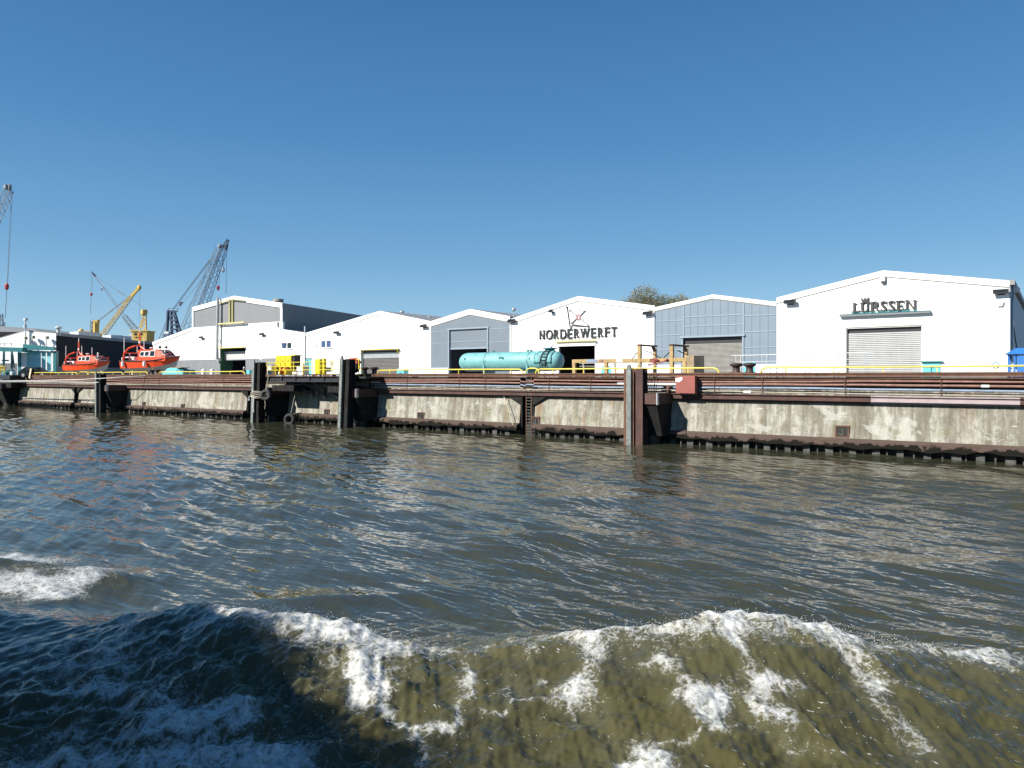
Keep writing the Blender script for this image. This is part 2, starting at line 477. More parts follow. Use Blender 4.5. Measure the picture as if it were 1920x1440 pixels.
# brown waling beam (a channel) in lengths, one length still in pale primer
segs = [(XL, at(479,0,0).x), (at(700,0,0).x, slots[2]+.1), (slots[2]+.13, at(1178,0,0).x), (at(1240,0,0).x, at(1632,0,0).x), (at(1632,0,0).x+.02, at(1913,0,0).x), (at(1913,0,0).x+.02, XR)]
for i, (x0, x1) in enumerate(segs):
    p = MB()
    p.box(x0, x1, .02, .30, 2.71, 3.0); p.box(x0, x1, -.07, .019, 2.96, 3.015); p.box(x0, x1, -.07, .019, 2.70, 2.745); p.box(x0, x1, .06, .34, 2.60, 2.709)
    o = part('waling_beam', p, M['primer'] if i == 4 else M['beam'], q)
    if i == 4: o['label'] = 'pale primed length of beam'
p = MB(); p.box(at(650,0,-.1).x, at(693,0,-.1).x, -.16, -.02, 3.06, 3.975); part('fascia_plate', p, M['dark'], q)
# dark column and haunches in each slot
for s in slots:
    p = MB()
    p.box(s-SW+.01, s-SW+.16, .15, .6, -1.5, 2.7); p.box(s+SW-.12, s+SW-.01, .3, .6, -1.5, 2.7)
    each('slot_column', p, M['near_black'], q)
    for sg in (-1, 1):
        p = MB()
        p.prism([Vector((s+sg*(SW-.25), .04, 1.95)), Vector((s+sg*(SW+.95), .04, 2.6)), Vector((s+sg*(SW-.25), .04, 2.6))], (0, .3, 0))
        part('haunch', p, M['near_black'], q)
# drain niches
for (px, py) in ((1579,809),(1004,789.5),(789,780.5),(613,774),(343,763),(270,758.5),(149,754)):
    c = at(px, py, .03); yy = .28 - (.25)*(2.8-c.z)/2.18 - .03
    s_ = .34
    p = MB()
    for a, b_, c_, d_ in ((-s_, s_, .24, .31), (-s_, s_, -.31, -.24), (-s_, -s_+.07, -.24, .24), (s_-.07, s_, -.24, .24)):
        p.box(c.x+a, c.x+b_, yy-.05, yy+.08, c.z+c_, c.z+d_)
    fr = part('niche_frame', p, M['rust'], q)
    p = MB(); p.box(c.x-s_+.071, c.x+s_-.071, yy-.02, yy+.06, c.z-.239, c.z+.239); part('niche_opening', p, M['wet'], fr)
    p = MB(); p.bar((c.x+.05, yy-.045, c.z-.23), (c.x+.05, yy-.045, c.z+.16), .05); p.bar((c.x-.2, yy-.04, c.z-.12), (c.x+.02, yy-.045, c.z-.2), .06); part('niche_bracket', p, M['stub'], fr)
# pipe runs
def pipe(x0, x1, z, r, m, y=.02, sag=.03, seed=0):
    rr = random.Random(seed); pts = []; x = x0
    n = max(2, int((x1-x0)/2.2))
    for i in range(n+1):
        f = i/n
        pts.append((x0+(x1-x0)*f, y+rr.uniform(-.012,.012), z + sag*math.sin(f*n*.55+seed) + rr.uniform(-.014,.014)))
    p = MB(); p.tube(pts, r, 8)
    return part('pipe', p, m, q, smooth=True)
xa, xb = at(478,0,0).x, at(693,0,0).x
for j, (z, r) in enumerate(((3.86,.04),(3.69,.05),(3.50,.055),(3.30,.05),(3.12,.04))):
    pipe(XL, xa, z, r, M['pipe_red'] if j < 4 else M['pipe_pale'], seed=j)
for j, (z, r, m) in enumerate(((3.87,.03,'rust'),(3.73,.052,'pipe_red'),(3.54,.06,'pipe_red'),(3.34,.062,'pipe_blue'),(3.12,.042,'pipe_pale'))):
    pipe(xb, slots[2]-.5, z, r, M[m], seed=10+j)
    pipe(slots[2]+.6, XR, z, r, M[m], seed=20+j)
for j, (z, r, m) in enumerate(((3.64,.06,'pipe_red'),(3.40,.06,'pipe_blue'),(3.08,.05,'pipe_pale'))):   # offsets round the ladder slot
    p = MB(); s = slots[2]
    p.tube([(s-.52,.02,z+.04),(s-.2,.1,z-.03),(s+.1,-.02,z+.05),(s+.62,.02,z+.03)], r*.9, 8); part('pipe', p, M[m], q, smooth=True)
# white wrapped lengths of pipe
for (px0, px1, z) in ((1158, 1178, 3.54), (1208, 1268, 3.54), (655, 713, 3.54), (1394, 1408, 3.13), (1840, 1855, 3.54)):
    a, b_ = at(px0,0,0).x, at(px1,0,0).x
    p = MB(); p.tube([(a,.02,z),(b_,.02,z)], .07, 8); part('pipe_wrap', p, M['white_paint'], q, smooth=True)
# pipe hangers
for px in (110, 300, 420, 764, 862, 911, 1030, 1108, 1340, 1430, 1585, 1765):
    x = at(px, 0, 0).x
    p = MB(); p.box(x-.016, x+.016, -.085, -.065, 3.06, 3.97)
    part('pipe_hanger', p, M['rust'], q)
# piers behind the dolphins: beam block, tapered pier with its shade painted dark, round pile
def pier(X, t0, X2):
    p = MB()
    p.prism([Vector((X2-1.7, y, z)) for y, z in ((-t0,2.38),(.25,2.38),(.1,.95),(-.35,.5),(-t0+.75,.5))], (1.7,0,0))
    o = part('pier', p, M['near_black'], q)
    p = MB(); p.box(X2-1.75, X2+.06, -t0-.1, .018, 2.39, 3.02); b_ = part('pier_head', p, M['beam'], o)
    p = MB(); p.box(X2+.05, X2+.12, -t0-.14, -t0+.1, 2.36, 3.06); part('edge_strip', p, M['steel'], o)
    p = MB(); p.lathe([(.5,-1.5),(.5,.52)], (X2-.8, -t0*.42, 0), 14); part('pier_pile', p, M['wet'], o, smooth=True)
pier(-116, 2.2, -116.4+1.2); 
PILES = [(187, -2.4, 4.55, 0.0), (481, -2.5, 5.5, .22), (645, -2.5, 5.62, .28), (1190, -2.0, 4.72, 0.0)]
for px, ty, top, lean in PILES:
    X = at(px, 0, ty).x
    pier(X, 2.1 if px < 1000 else 1.9, X+1.35 if px > 1000 else X+1.0)

# ------------------------------------------------------------------ dolphins (guide piles) in front of the wall
D_LAB = ['short dark guide pile behind the white mooring ropes', 'tall guide pile wrapped with a coil of grey rope', 'tall leaning guide pile between the railed platform and the hose reel', 'broad rusty guide pile with a grey rounded rubbing strip, nearest the red steel box']
for i, (px, ty, top, lean) in enumerate(PILES):
    X = at(px, 0, ty).x
    d = thing('guide_pile', D_LAB[i], 'mooring pile', (X, ty, 0), group='guide piles along the quay')
    def L(x, y, z): return Vector((X + x + lean*z/5, ty + y, z))
    wd = 1.0 if i == 3 else .85
    def hcol(xc, w_, y0, y1, ztop, name, mt):
        p = MB()
        for (a, b_) in ((y0, y0+.06), (y1-.06, y1)):
            p.loft([[L(xc-w_/2, a, z), L(xc+w_/2, a, z), L(xc+w_/2, b_, z), L(xc-w_/2, b_, z)] for z in (-1.6, ztop)])
        p.loft([[L(xc-.04, y0+.061, z), L(xc+.04, y0+.061, z), L(xc+.04, y1-.061, z), L(xc-.04, y1-.061, z)] for z in (-1.6, ztop)])
        return part(name, p, mt, d)
    hcol(-.26*wd, .66*wd, -.25, .30, top-.28, 'steel_column', M['rust'] if i == 3 else M['near_black'])
    hcol(.36*wd, .46*wd, -.15, .50, top-.25, 'steel_column', M['beam'] if i == 3 else M['near_black'])
    p = MB(); rings = []
    prof = [(-1.6, .16), (top-.55, .16), (top-.40, .155), (top-.2, .14), (top-.08, .10), (top, .04)]
    for z, hw in prof:
        yb = -.25 - .002
        rings.append([L(-.20*wd-hw, yb-.14, z), L(-.20*wd+hw, yb-.14, z), L(-.20*wd+hw, yb, z), L(-.20*wd-hw, yb, z)])
    p.loft(rings); part('rubbing_strip', p, M['green_grey'], d, bevel=.03)
    p = MB(); p.tube([L(-.1, 0, top-.3), L(-.1, 0, top-.08), L(.05, .03, top+.03), L(.28, .06, top+.02), L(.4, .08, top-.1), L(.42, .08, top-.3)], .028, 6)
    part('lifting_hoop', p, M['steel'], d, smooth=True)
    p = MB()
    p.bar(L(-.6, .45, 2.72), L(-.6, 2.0, 2.72), .28, .55); p.bar(L(.72, .55, 2.72), L(.72, 1.95, 2.72), .2, .55)
    each('wall_bracket', p, M['rust'], d)
    if i == 1:
        rp = thing('rope_coil', 'grey rope coil slung round the pile beside the hanging tyre', 'rope', (X+lean*.5, ty, 2.3))
        p = MB()
        for k in range(5):
            z0 = 2.2 + k*.1; pts = []
            for j in range(26):
                a = 2*math.pi*j/25
                pts.append(L(.08 + .72*math.cos(a), .1 + .62*math.sin(a), z0 + .07*math.sin(2*a+k) + .02*k*math.cos(a)))
            p.tube(pts, .045, 6)
        part('coil', p, M['rope'], rp, smooth=True)
        p = MB(); p.tube([L(.3,-.5,2.3), L(.32,-.55,1.8), L(.26,-.52,1.3), L(.3,-.5,.9)], .05, 6); p.tube([L(-.4,-.5,2.3), L(-.5,-.5,2.05), L(-.38,-.52,1.9)], .04, 6)
        part('tail', p, M['rope_white'], rp, smooth=True)
# ------------------------------------------------------------------ ladder in the third slot
s = slots[2]
ld = thing('quay_ladder', 'narrow steel ladder in the dark slot of the quay below the turquoise tank', 'ladder', (s, .1, 0))
p = MB(); p.bar((s-.02,.02,-.8),(s-.02,.02,3.95),.05); p.bar((s+.42,.02,-.8),(s+.42,.02,3.95),.05); each('stile', p, M['rust'], ld)
p = MB()
z = -.6
while z < 3.9:
    p.bar((s+.006,.02,z),(s+.395,.02,z),.045); z += .21
each('rung', p, M['stub'], ld)
# ------------------------------------------------------------------ leaning pole
a, b_ = at(945, 744, -.1), at(962, 797, -.32)
p = MB(); p.tube([a, a.lerp(b_, .5) + Vector((.03,0,.02)), b_], .03, 6)
tag(part('wooden_pole', p, M['pale_wood'], smooth=True), 'thin pale pole leaning on the concrete below the tank', 'pole')
# ------------------------------------------------------------------ red steel box on the wall
a, b_ = at(1267, 705, -.55), at(1303, 738, -.55)
bx = thing('junction_box', 'red oxide painted steel box with a torn white sticker mounted over the pipes', 'box', (a.x, -.3, a.z))
p = MB(); p.box(a.x, b_.x, -.55, -.125, b_.z, a.z); part('case', p, M['red_box'], bx, bevel=.015)
p = MB(); p.prism([Vector((a.x+dx, -.56, a.z+dz)) for dx, dz in ((-.02,-.14),(.42,-.06),(.40,-.24),(.28,-.30),(.27,-.36),(0,-.34))], (0,.008,0)); part('sticker', p, M['white_paint'], bx)
p = MB(); p.box(a.x+.05, b_.x-.05, -.124, -.08, b_.z-.12, b_.z+.2); part('mounting_plate', p, M['dark'], bx)
p = MB(); p.tube([(b_.x+.03,-.2,a.z-.1),(b_.x+.14,-.2,a.z-.25),(b_.x+.1,-.2,a.z-.5),(b_.x+.12,-.15,b_.z+.2),(b_.x+.5,-.1,b_.z+.02),(b_.x+1.4,-.08,b_.z+.05)], .025, 6); part('cable', p, M['black'], bx, smooth=True)
# cables and valve left of the box
cb = thing('hanging_cables', 'thin black cables looping down over the pipes beside the broad rusty pile', 'cable', (at(1225,0,-.15).x, -.15, 3.6))
for px, dx in ((1218,.0),(1224,.06),(1231,-.04)):
    x = at(px,0,-.15).x
    p = MB(); p.tube([(x+.15,.05,4.24),(x+.02,-.13,4.1),(x-.06+dx,-.17,3.7),(x-.12,-.15,3.3),(x-.1+dx,-.16,2.9),(x-.14,-.15,2.5)], .02, 6); part('cable', p, M['black'], cb, smooth=True)
p = MB(); c = at(1252, 727, -.15); p.lathe([(.10,-.05),(.12,0),(.10,.05)], c, 12, 'y'); p.bar(c, c+Vector((0,0,-.35)), .08); p.lathe([(.05,-.3),(.05,.3)], c+Vector((-.05,0,.1)), 8, 'x')
tag(part('pipe_valve', p, M['rust'], smooth=False), 'small rusty valve on the lowest pipe next to the red box', 'valve')

# ------------------------------------------------------------------ yellow tube rails
def yrail(px0, px1, label, bendl=True, bendr=True, loop=False):
    x0, x1 = at(px0, 0, .15).x, at(px1, 0, .15).x
    t_ = thing('tube_rail', label, 'rail', ((x0+x1)/2, .15, 4.2), group='yellow tube rails along the quay edge')
    z = 4.2 + (.30 if not loop else .36)
    pts = []
    if bendl: pts += [(x0,.15,4.2),(x0+.07,.15,4.2+.6*(z-4.2)),(x0+.2,.15,z-.04),(x0+.38,.15,z)]
    else: pts += [(x0,.15,z)]
    n = max(1, int((x1-x0)/3))
    for i in range(1, n):
        pts.append((x0+(x1-x0)*i/n, .15+random.uniform(-.015,.015), z+random.uniform(-.02,.02)))
    if bendr: pts += [(x1-.38,.15,z),(x1-.2,.15,z-.04),(x1-.07,.15,4.2+.6*(z-4.2)),(x1,.15,4.2)]
    else: pts += [(x1,.15,z)]
    p = MB(); p.tube(pts, .047, 8); part('tube', p, M['yellow_rail'], t_, smooth=True)
    if not loop:
        x = x0 + 1.4
        while x < x1 - .8:
            p = MB(); p.bar((x,.15,4.19),(x,.15,z-.03),.045); p.box(x-.1,x+.1,.1,.2,4.203,4.215); part('post', p, M['yellow_rail'], t_); x += 2.4
yrail(44, 145, 'yellow tube rail below the black car and the farther orange boat')
yrail(148, 164, 'small yellow hoop on the coping under the farther orange boat', loop=True)
yrail(166, 230, 'short yellow tube rail behind the pile crossed by white ropes')
yrail(232, 277, 'yellow tube rail directly below the nearer orange boat')
yrail(298, 459, 'yellow tube rail along the coping below the hall with the tall flue')
yrail(708, 981, 'yellow tube rail running below the turquoise tank')
yrail(985.5, 1011, 'small yellow hoop over the ladder head', loop=True)
yrail(1004, 1348, 'long yellow tube rail in front of the ochre steel frame')
yrail(1426, 2060, 'long yellow tube rail in front of the hall with the serif lettering')

# ------------------------------------------------------------------ bollards
b0 = thing('mooring_bollard', 'x', 'bollard', (0,0,0), group='iron mooring bollards on the coping')
p = MB(); p.lathe([(.26,0),(.24,.05),(.20,.12),(.19,.30),(.22,.36),(.33,.41),(.36,.46),(.35,.52),(.28,.56),(.1,.58)], (0,0,0), 20); part('post', p, M['bollard'], b0, smooth=True, local=True)
p = MB(); p.box(-.36,.36,-.25,.25,-.001,.035); part('base_plate', p, M['rust'], b0, local=True)
BO = [(1380.5,'iron bollard in front of the grey steel shutter, next to the ochre frame end'), (1405.5,'iron bollard in front of the small turquoise door below the grey railing'), (684,'dark bollard beside the hose reel, before the dark shutter'), (702,'dark bollard at the start of the rail below the tank, before the dark shutter'), (285.5,'low bollard under the bow of the nearer orange boat, the one closer to that boat'), (296,'low bollard next to the turquoise covered cart')]
for i, (px, lab) in enumerate(BO):
    place_copy(b0, i == 0, Vector((at(px,0,.42).x, .42, 4.2)), random.uniform(0,1) if i else 0, lab)

# ------------------------------------------------------------------ railed platform between two piles
x0, x1 = at(497, 0, -2.2).x, at(637, 0, -2.2).x
pf = thing('service_platform', 'dark steel platform with yellow railing bridging between two tall guide piles', 'platform', ((x0+x1)/2, -1, 4.0))
p = MB(); p.box(x0, x1, -2.2, .05, 4.0, 4.16); part('deck', p, M['rust'], pf)
p = MB()
for i in range(24):
    a = x0 + (x1-x0)*random.random(); p.box(a, a+random.uniform(.1,.5), -2.21, -2.2, 4.03, 4.13)
each('paint_stain', p, M['steel'], pf)
p = MB()
for y in (-1.9, -1.0, -.25): p.box(x0+.05, x1-.05, y-.1, y+.1, 3.55, 3.998)
for i in range(6):
    x = x0 + .3 + (x1-x0-.6)*i/5; p.box(x-.08, x+.08, -2.1, -.12, 3.7, 3.99)
each('girder', p, M['dark'], pf)
for f in (.42, .58, .74, .92):
    x = x0 + (x1-x0)*f
    p = MB(); p.bar((x-1.4,-1.9,3.6),(x,-.3,2.45),.14); p.bar((x,-.3,2.2),(x,-.3,2.9),.18); part('brace', p, M['dark'], pf)
p = MB(); p.box(x0+.6, x0+3.6, -1.9, -.2, 2.75, 3.25); p.box(x1-2.2, x1+.2, -1.6, -.1, 2.7, 3.2); each('cross_beam', p, M['near_black'], pf)
rl = None
p = MB()
for z in (4.55, 4.85, 5.2): p.tube([(x0+.1,-2.1,z),(x1+.35,-2.1,z)], .032, 6); 
for z in (4.55, 4.85, 5.2): p.tube([(x0+.1,-2.1,z),(x0+.1,0,z)], .032, 6)
rl = part('railing', p, M['yellow'], pf, smooth=True)
for i in range(9):
    x = x0+.1 + (x1-x0+.2)*i/8
    p = MB(); p.bar((x,-2.1,4.16),(x,-2.1,5.2),.055); part('post', p, M['yellow'], rl)
# on the platform
c0, c1 = at(517, 700, -.7), at(546, 666, -.7)
cab = thing('switch_cabinet', 'large yellow steel cabinet with two doors and open end on the railed platform', 'cabinet', (c0.x, -.7, 4.16))
p = MB(); p.box(c0.x, c1.x, -.7, .1, 4.42, c1.z); part('case', p, M['yellow'], cab, bevel=.02)
for i in range(3):
    a = c0.x + (c1.x-c0.x)*i/3; p = MB(); p.box(a+.04, a+(c1.x-c0.x)/3-.04, -.735, -.702, 4.5, c1.z-.12); dd = part('door', p, M['yellow'], cab, bevel=.01)
    p = MB(); p.box(a+.3, a+.42, -.75, -.736, c1.z-.6, c1.z-.45); part('label_plate', p, M['dark'], dd)
p = MB()
for xx in (c0.x+.1, c1.x-.1):
    for y in (-.6, 0): p.box(xx-.06, xx+.06, y-.06, y+.06, 4.161, 4.419)
each('foot', p, M['yellow'], cab)
e1 = at(557, 666, -.7)
p = MB(); p.box(c1.x+.005, e1.x-.5, -.6, .05, 4.5, c1.z-.05); part('control_panel', p, M['dark'], cab)
p = MB(); p.box(c1.x, e1.x-.3, -.7, .1, c1.z-.045, c1.z+.03); part('canopy', p, M['yellow'], cab)
c0, c1 = at(590, 699, -.8), at(600, 673, -.8)
cab2 = thing('slim_cabinet', 'slim yellow cabinet beside the turquoise lettered door on the railed platform', 'cabinet', (c0.x, -.5, 4.16))
p = MB(); p.box(c0.x, c1.x, -.8, -.1, 4.163, c1.z); part('case', p, M['yellow'], cab2, bevel=.02)
p = MB(); p.box(c1.x+.35, c1.x+.6, -.85, -.7, 4.163, c1.z+.05); part('post', p, M['yellow'], cab2)
p = MB(); p.box(c0.x+.05, c1.x-.05, -.825, -.802, 4.3, c1.z-.1); part('door', p, M['yellow'], cab2)
c = at(535, 698, -1.4)
wn = thing('winch', 'orange and yellow winch low behind the railing in front of the large yellow cabinet', 'winch', (c.x, -1.4, 4.16))
p = MB(); p.lathe([(.32,-.35),(.32,-.3),(.2,-.29),(.2,.29),(.32,.3),(.32,.35)], (c.x,-1.4,4.55), 16, 'x'); part('drum', p, mat('orange_paint', (.75,.22,.05), .5, var=.15), wn, smooth=False)
p = MB(); p.box(c.x-.5,c.x-.38,-1.7,-1.1,4.163,4.6); p.box(c.x+.38,c.x+.5,-1.7,-1.1,4.163,4.6); each('side_frame', p, M['yellow'], wn)
c = at(507, 690, -1.2)
p = MB(); p.box(c.x-.5, c.x+.45, -1.4, -.8, 4.163, 4.95); p.box(c.x-.55, c.x+.5, -1.45, -.75, 4.95, 5.0); p.bar((c.x-.2,-1.42,4.4),(c.x+.2,-1.42,4.4),.05)
tag(part('control_box', p, M['pale_steel'], bevel=.02), 'grey box between the rope wrapped pile and the large yellow cabinet', 'box')
c = at(566, 690, -.9)
p = MB(); p.box(c.x-.45, c.x+.35, -1.1, -.4, 4.163, 4.9); p.lathe([(.2,4.9),(.2,5.05),(.05,5.1)], (c.x,-.75,0), 12)
tag(part('white_cabinet', p, M['white_paint'], bevel=.02), 'low white cabinet on the platform between both yellow cabinets', 'cabinet')
# hose reel
c = at(663, 687, -1.0)
hr = thing('hose_reel', 'black hose reel with an orange cover next to the leaning guide pile', 'hose reel', (c.x, -1.0, 4.0))
p = MB(); p.lathe([(.55,-.22),(.58,-.2),(.42,-.16),(.42,.16),(.58,.2),(.55,.22)], (c.x,-1.0,4.85), 20, 'y'); part('drum', p, M['black'], hr, smooth=False)
p = MB(); p.prism([Vector((c.x+.72*math.cos(a), -1.25, 4.85+.66*math.sin(a))) for a in [R(20+14*i) for i in range(11)]] + [Vector((c.x+.60*math.cos(a), -1.25, 4.85+.56*math.sin(a))) for a in [R(160-14*i) for i in range(11)]], (0,.5,0)); part('cover', p, mat('orange_red_paint', (.75,.13,.08), .5, var=.12), hr)
p = MB(); p.bar((c.x+.85,-1.2,4.0),(c.x+.85,-1.2,5.35),.06); p.bar((c.x+.85,-1.2,5.35),(c.x-.5,-1.2,5.35),.05); p.bar((c.x+.85,-1.2,4.9),(c.x+1.35,-1.0,4.0),.05); part('frame', p, M['yellow'], hr)
p = MB(); p.box(c.x-.6, c.x+2.4, -1.9, .0, 3.85, 4.0); part('bracket', p, M['dark'], hr)
# dark fascia under the reel
# tyres
ty_ = thing('tyre_fender', 'old tyre hanging on a rope from the pile with the rope coil', 'tyre', at(497, 741, -2.6), group='tyres hung as fenders')
c = at(498, 741, -2.7)
def torus(mb, c, Rr, r, ax):
    ax = Vector(ax).normalized(); s = ax.orthogonal().normalized(); u = ax.cross(s)
    mb.tube([Vector(c) + (s*math.cos(2*math.pi*i/24)+u*math.sin(2*math.pi*i/24))*Rr for i in range(24)], r, 10, closed=True)
p = MB(); torus(p, c, .34, .15, (.55,-.8,.1)); part('tyre', p, M['tyre_grey'], ty_, smooth=True)
p = MB(); p.tube([c+Vector((0,0,.4)), c+Vector((.1,.1,1.0)), c+Vector((.14,.2,1.75))], .03, 6); p.tube([c+Vector((0,-.1,-.3)), c+Vector((.12,-.1,-.8)), c+Vector((.02,-.1,-1.2))], .03, 6); part('rope', p, M['rope'], ty_, smooth=True)
c = at(543, 787, -1.9)
ty2 = thing('tyre_fender', 'black wet tyre hanging just above the water beside a tapered pier', 'tyre', c, group='tyres hung as fenders')
p = MB(); torus(p, c, .40, .17, (.3,-.9,.1)); part('tyre', p, M['black'], ty2, smooth=True)
p = MB(); p.tube([c+Vector((0,.1,.4)), c+Vector((0,.4,1.6)), c+Vector((0,.6,2.2))], .025, 6); part('rope', p, M['rope'], ty2, smooth=True)

# ------------------------------------------------------------------ jetty end at the far end of the quay
x1 = at(31, 0, -1.0).x
jt = thing('old_jetty', 'dark timber jetty at the far end of the quay beyond the concrete panels', 'jetty', (x1-12, -.5, 0))
p = MB(); p.box(-150, x1, -1.8, .6, 3.6, 4.2); part('deck', p, M['dark'], jt)
p = MB(); p.box(-150, x1-.2, -1.6, -1.2, 2.5, 3.2); p.box(-150, x1-.2, .2, .6, 2.5, 3.5); each('beam', p, M['near_black'], jt)
p = MB(); p.box(-150, -117.6, .45, .68, -1, 2.5); part('rear_wall', p, M['concrete'], jt)
p = MB(); p.box(-150, -117, .1, .44, -1, .55); part('tidal_ledge', p, M['ledge'], jt)
for x in (-118.2, -123.5, -129, -135): 
    p = MB(); p.lathe([(.3,-1.5),(.3,2.5)], (x, -1.2, 0), 10); part('leg', p, M['wet'], jt, smooth=True)
# white mooring ropes
def rope(px, label, r=.035, t0=-3.0):
    pts = []
    for i, (x, y) in enumerate(px):
        pts.append(at(x, y, t0[i] if isinstance(t0, list) else t0))
    # smooth
    out = []
    for i in range(len(pts)-1):
        for k in range(6): out.append(pts[i].lerp(pts[i+1], k/6))
    out.append(pts[-1])
    p = MB(); p.tube(out, r, 6)
    return tag(part('mooring_rope', p, M['rope_white'], smooth=True), label, 'rope', 'white mooring ropes along the old end of the quay')
rope([(-60,720),(0,714),(60,713.5),(140,712),(190,709.5),(230,707),(276,704.5)], 'upper white mooring rope rising across the pile to the coping', .04, [-3,-3,-3,-3,-3,-1.8,.1])
rope([(-60,722),(0,716),(70,715.5),(140,716.5),(185,717)], 'lower white mooring rope running level along the pipes', .04, [-2.9,-2.9,-2.9,-2.9,-2.75])
# ------------------------------------------------------------------ halls
T = 22.0
def X_(px, t=T): return at(px, 0, t).x
def Z_(px, py, t=T): return at(px, py, t).z
BASE = YZ

def roofline(px_pts):
    return [(X_(x), Z_(x, y)) for x, y in px_pts]

def zat(line, x):
    for (xa, za), (xb, zb) in zip(line, line[1:]):
        if xa - 1e-6 <= x <= xb + 1e-6: return za + (zb-za)*(x-xa)/(xb-xa)
    return line[0][1] if x < line[0][0] else line[-1][1]

def front(line, doors, thick=.3, t=T, drop=.0):
    """gable wall outline with door notches from the ground"""
    poly = [Vector((line[0][0], t, BASE))]
    for xl, xr, zt in sorted(doors):
        poly += [Vector((xl,t,BASE)), Vector((xl,t,zt)), Vector((xr,t,zt)), Vector((xr,t,BASE))]
    poly += [Vector((line[-1][0], t, BASE))]
    poly += [Vector((x, t, z-drop)) for x, z in reversed(line)]
    p = MB(); p.prism(poly, (0, thick, 0)); return p

def band(mb, line, t0, t1, lo, hi):
    """strip following a roof line, from z+lo to z+hi"""
    for (xa, za), (xb, zb) in zip(line, line[1:]):
        mb.prism([Vector((xa,t0,za+lo)), Vector((xb,t0,zb+lo)), Vector((xb,t0,zb+hi)), Vector((xa,t0,za+hi))], (0, t1-t0, 0))

def hall(name, label, px_line, doors_px, wall, depth=34, trim=.42, inset=.012):
    line = roofline(px_line)
    line[0] = (line[0][0]+inset, line[0][1]); line[-1] = (line[-1][0]-inset, line[-1][1])
    h = thing(name, label, 'hall', ((line[0][0]+line[-1][0])/2, T, BASE))
    doors = [(X_(a), X_(b), Z_((a+b)/2, y)) for a, b, y in doors_px]
    w_ = part('front_wall', front(line, doors, drop=.05), wall, h)
    p = MB(); band(p, line, T-.07, T-.003, -trim, .03); part('verge_board', p, M['white_trim'], h)
    p = MB(); band(p, line, T-.032, T-.003, -trim-.07, -trim-.003); part('verge_shadow_gap', p, M['gap_grey'], h)
    p = MB(); band(p, line, T-.02+.03, T+depth, -.045, .06); part('roof', p, M['roof_grey'], h)
    p = MB()
    p.box(line[0][0], line[0][0]+.2, T+.302, T+depth, BASE, line[0][1]-.06)
    p.box(line[-1][0]-.2, line[-1][0], T+.302, T+depth, BASE, line[-1][1]-.06)
    each('side_wall', p, M['clad_side'], h)
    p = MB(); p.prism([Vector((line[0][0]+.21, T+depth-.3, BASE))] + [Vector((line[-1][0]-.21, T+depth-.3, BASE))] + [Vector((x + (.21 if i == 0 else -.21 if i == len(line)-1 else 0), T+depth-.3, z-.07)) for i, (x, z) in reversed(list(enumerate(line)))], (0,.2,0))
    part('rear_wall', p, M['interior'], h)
    return h, line, doors

def flood(h, px, py, s=1.15, d=1, t=T):
    c = at(px, py, t); p = MB()
    y0 = c.y - .36
    p.prism([Vector((c.x-.42*s, y0+a, c.z+b)) for a, b in ((-.14,-.08),(.06,.20),(.20,.13),(-.02,-.14))], (.84*s,0,0))
    o = part('floodlight', p, M['dark'], h)
    p = MB(); p.bar((c.x, c.y-.002, c.z-.12), (c.x, c.y-.32, c.z-.02), .07); p.box(c.x-.2*s, c.x+.2*s, c.y-.05, c.y-.002, c.z-.2, c.z-.05); part('lamp_arm', p, M['dark'], o)
    p = MB(); p.prism([Vector((c.x-.34*s, y0+a, c.z+b)) for a, b in ((-.125,-.07),(.045,.165),(.040,.18),(-.135,-.06))], (.68*s,0,0)); part('lens', p, M['glass'], o)
    return o

def shutter(h, x0, x1, z0, z1, m, t=T+.16, pitch=.13, box=.5):
    p = MB(); n = int((z1-box-z0)/pitch); prof = []
    for i in range(n):
        z = z0 + (z1-box-z0)*i/n; dz = (z1-box-z0)/n
        prof += [(t+.08, z), (t, z+dz*.22), (t, z+dz*.72), (t+.08, z+dz*.93)]
    prof += [(t+.08, z1-box), (t+.13, z1-box), (t+.13, z0)]
    p.prism([Vector((x0+.005, y, z)) for y, z in prof], (x1-x0-.01, 0, 0))
    o = part('roller_shutter', p, m, h)
    if box > .05:
        p = MB(); p.box(x0+.006, x1-.006, t+.05, t+.12, z1-box+.003, z1-.004); part('shutter_box', p, M['dark'], o)
    return o

def fbox(x0, x1, z0, z1, out=.05, t=T, gap=.003):
    p = MB(); p.box(x0, x1, t-out, t-gap, z0, z1); return p

# --- hall with serif lettering
h1, l1, d1 = hall('lettered_hall', 'large white gabled hall with a pale roller shutter under a teal ledge', [(1456,559),(1656,508),(1893,527)], [(1588,1728,614)], M['white_wall'])
shutter(h1, *d1[0][:2], BASE, d1[0][2], M['shutter'], pitch=.14, box=.36)
p = MB(); X0 = l1[-1][0]
p.box(X0+.004, X0+.06, T+.0, T+34, BASE+.0, l1[-1][1]-.30); part('side_cladding', p, M['clad_side'], h1)
p = MB(); p.box(X0-.3, X0+.32, T-.06, T+34, l1[-1][1]-.28, l1[-1][1]+.08); part('eaves_gutter', p, M['roof_grey'], h1)
p = MB(); p.tube([(X0+.2,T+1.0,l1[-1][1]-.28),(X0+.2,T+1.0,l1[-1][1]-.8),(X0+.16,T+.5,l1[-1][1]-1.4),(X0+.16,T+.5,BASE)], .075, 8); part('downpipe', p, M['steel'], h1, smooth=True)
p = MB()
for z in (9.6, 7.8, 6.0): p.box(X0+.06, X0+.26, T+.4, T+.6, z-.03, z+.03)
each('pipe_clip', p, M['steel'], h1)
p = MB(); p.bar((X0+.09, T+1.2, 8.3), (X0+.09, T+14, 4.9), .08); part('side_brace', p, M['dark'], h1)
